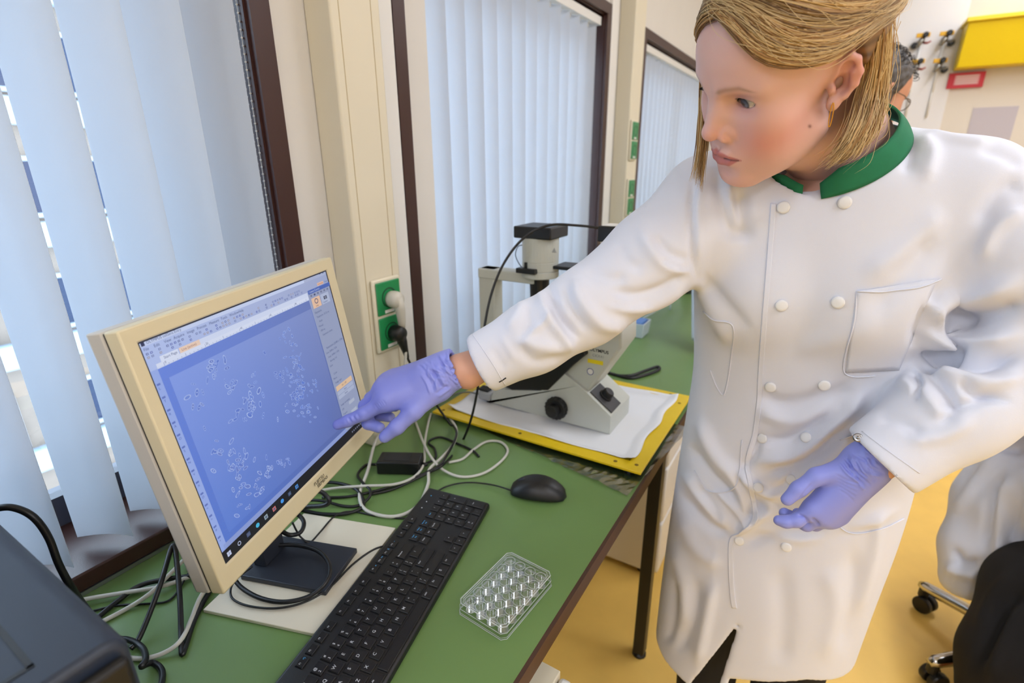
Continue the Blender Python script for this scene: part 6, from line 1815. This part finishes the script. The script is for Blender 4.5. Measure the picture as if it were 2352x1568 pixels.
# ---- office chair
CX, CY = 1.53, 1.63
m_chrome = mat('chrome', (200, 198, 196), .14, metal=1)
chair = thing('office_chair', 'swivel chair with chrome star base and black casters', 'chair', (CX, CY, 0))
obj('column', MB().lathe([(.03, .07), (.03, .2), (.02, .21), (.02, .42)], n=20), m_chrome, chair, sm=False)
obj('seat', MB().lathe([(.05, .42), (.15, .425), (.175, .445), (.175, .465), (.15, .48), (.01, .482)], (.08, .04, 0), n=32), m_black, chair, sm=True)
for k in range(5):
    a = math.radians(142 + 72 * k); e = np.array((math.cos(a), math.sin(a), 0)); r_ = .265
    L_ = obj('leg', MB().tube([e * .02 + (0, 0, .115), e * .12 + (0, 0, .105), e * (r_ - .03) + (0, 0, .088), e * r_ + (0, 0, .084), e * (r_ + .016) + (0, 0, .080)], [.020, .019, .0175, .0165, .010], 14), m_chrome, chair, sm=True)
    c0 = e * r_; t0 = np.array((-e[1], e[0], 0))
    cs_ = obj('caster', MB().lathe([(.012, 0), (.014, .004), (.014, .03), (.012, .034)], tuple(c0 + (0, 0, .045)), n=14), m_blackp, chair, sm=False)
    for s in (-1, 1):
        obj('wheel', MB().lathe([(.006, -.010), (.024, -.010), (.0265, -.006), (.0265, .006), (.024, .010), (.006, .010)], tuple(c0 - e * .012 + t0 * s * .014 + (0, 0, .0268)), axis=t0, n=22), m_blackp, cs_, sm=False)
# ---- seated person at the right edge
sit = thing('person', 'person in a white coat and black skirt sitting at the right edge', 'person', (1.55, 1.64, 0))
SX, SY = 1.60, 1.68
sh_c = np.array((1.62, 1.60, 1.20)); SA = frame((.75, -.6, -.2))
hp, hq, hc = simple_head(sh_c, SA, (196, 140, 112), (SX, SY, 1.03))
EW, HW = pd(2440, 850, 1.42), pd(2332, 962, 1.40)
hd2 = (HW - EW) / np.linalg.norm(HW - EW)
def px3(u, v, d_): return pd(u, v, d_)
def sit_body(p):
    d = ell(p, (SX, SY, .80), (.13, .12, .26)); d = smin(d, ell(p, (SX, SY - .03, .56), (.16, .17, .10)), .03)
    d = smin(d, cap(p, (SX, SY, .95), (SX, SY, 1.06), .07, .05), .03)
    for dx in (.0, .14):
        d = smin(d, chain(p, [(SX + dx * .5, SY - .05, .54), px3(2400, 1350, 1.27) + (dx, 0, 0), px3(2335, 1560, 1.25) + (dx, 0, 0), px3(2320, 1690, 1.26) + (dx, 0, 0)], [.075, .055, .05, .04], .02), .02)
        fx_ = px3(2320, 1690, 1.26)
        d = smin(d, chain(p, [(fx_[0] + dx, fx_[1] + .02, .045), (fx_[0] + dx, fx_[1] - .10, .035)], [.036, .03], .02), .02)
    d = smin(d, chain(p, [(SX - .14, SY, 1.0), EW, HW + hd2 * .02, HW + hd2 * .06], [.045, .04, .030, .032], .015), .02)
    d = smin(d, chain(p, [(SX + .16, SY, 1.0), (SX + .22, SY - .08, .78), (SX + .10, SY - .26, .72)], [.045, .04, .032], .015), .02)
    return d
sp_, sq_ = sdf_mesh(sit_body, (1.20, 1.05, -.01), (1.95, 1.95, 1.12), .012)
obj('body', np_mesh('body', np.concatenate([hp, sp_]), np.concatenate([hq, sq_ + len(hp)]), m_skin2, np.concatenate([hc, np.tile(lin((196, 134, 104)), (len(sp_), 1))])), None, sit, world=True)
def sit_coat(p):
    d = ell(p, (SX, SY, .80), (.17, .15, .30)); d = smin(d, ell(p, (SX, SY - .02, .56), (.21, .20, .15)), .05)
    s = chain(p, [(SX - .14, SY, 1.0), EW, HW], [.075, .068, .058], .02)
    s = smax(s, (p - HW.astype(np.float32)) @ hd2.astype(np.float32), .004)
    d = smin(d, s, .02)
    d = smin(d, chain(p, [(SX + .16, SY, 1.0), (SX + .22, SY - .08, .78), (SX + .13, SY - .22, .72)], [.075, .065, .055], .02), .02)
    # tails of the coat hanging over the edge of the seat
    t = chain(p, [px3(2350, 1040, 1.52), px3(2275, 1150, 1.50), px3(2238, 1260, 1.48), px3(2228, 1330, 1.47)], [.10, .085, .078, .072], .03)
    t = smin(t, chain(p, [px3(2360, 1060, 1.44), px3(2320, 1180, 1.42), px3(2300, 1300, 1.41)], [.09, .075, .062], .03), .03)
    t = smax(t, (.20 + .30 * (p[:, 0] - 1.32)) - p[:, 2], .006)
    d = smin(d, t, .05)
    d = smax(d, p[:, 2] - 1.06, .03)
    return d
a_, b_ = sdf_mesh(sit_coat, (1.15, 1.20, .12), (1.95, 2.0, 1.15), .0075)
a_ = relax(a_, b_, 2)
a_ = sculpt(a_, b_, [([(2290, 1030), (2240, 1110), (2190, 1180)], 14, .012), ([(2300, 1080), (2275, 1160), (2262, 1270)], 12, -.016), ([(2320, 1090), (2300, 1180), (2290, 1300)], 12, .014), ([(2190, 1260), (2215, 1292), (2250, 1290)], 10, -.018), ([(2170, 1300), (2210, 1318), (2255, 1322)], 14, .016), ([(2340, 1100), (2330, 1200), (2320, 1290)], 10, -.014), ([(2280, 1010), (2310, 1030), (2352, 1035)], 9, -.012), ([(2310, 900), (2330, 930), (2320, 960)], 9, -.010)])
obj('coat', np_mesh('coat', a_, b_, m_coat2), None, sit, world=True, label='white lab coat hanging over the seat edge')
def skirt(p):
    d = chain(p, [px3(2470, 1270, 1.40), px3(2400, 1370, 1.29), px3(2345, 1530, 1.25), px3(2325, 1650, 1.25)], [.10, .118, .118, .112], .03)
    d = smin(d, chain(p, [(SX + .03, SY - .02, .50), (1.60, 1.35, .42), (1.58, 1.30, .15)], [.15, .13, .12], .03), .04)
    return smax(d, .10 - p[:, 2], .01)
a_, b_ = sdf_mesh(skirt, (1.15, 1.0, .06), (1.95, 2.0, .75), .0085)
a_ = relax(a_, b_, 1)
a_ = sculpt(a_, b_, [([(2352, 1340), (2290, 1440), (2240, 1540)], 16, -.016), ([(2340, 1380), (2310, 1460), (2270, 1568)], 16, .014), ([(2330, 1310), (2280, 1370), (2245, 1450)], 16, .010)])
obj('skirt', np_mesh('skirt', a_, b_, m_wool), None, sit, world=True, label='black woollen skirt')
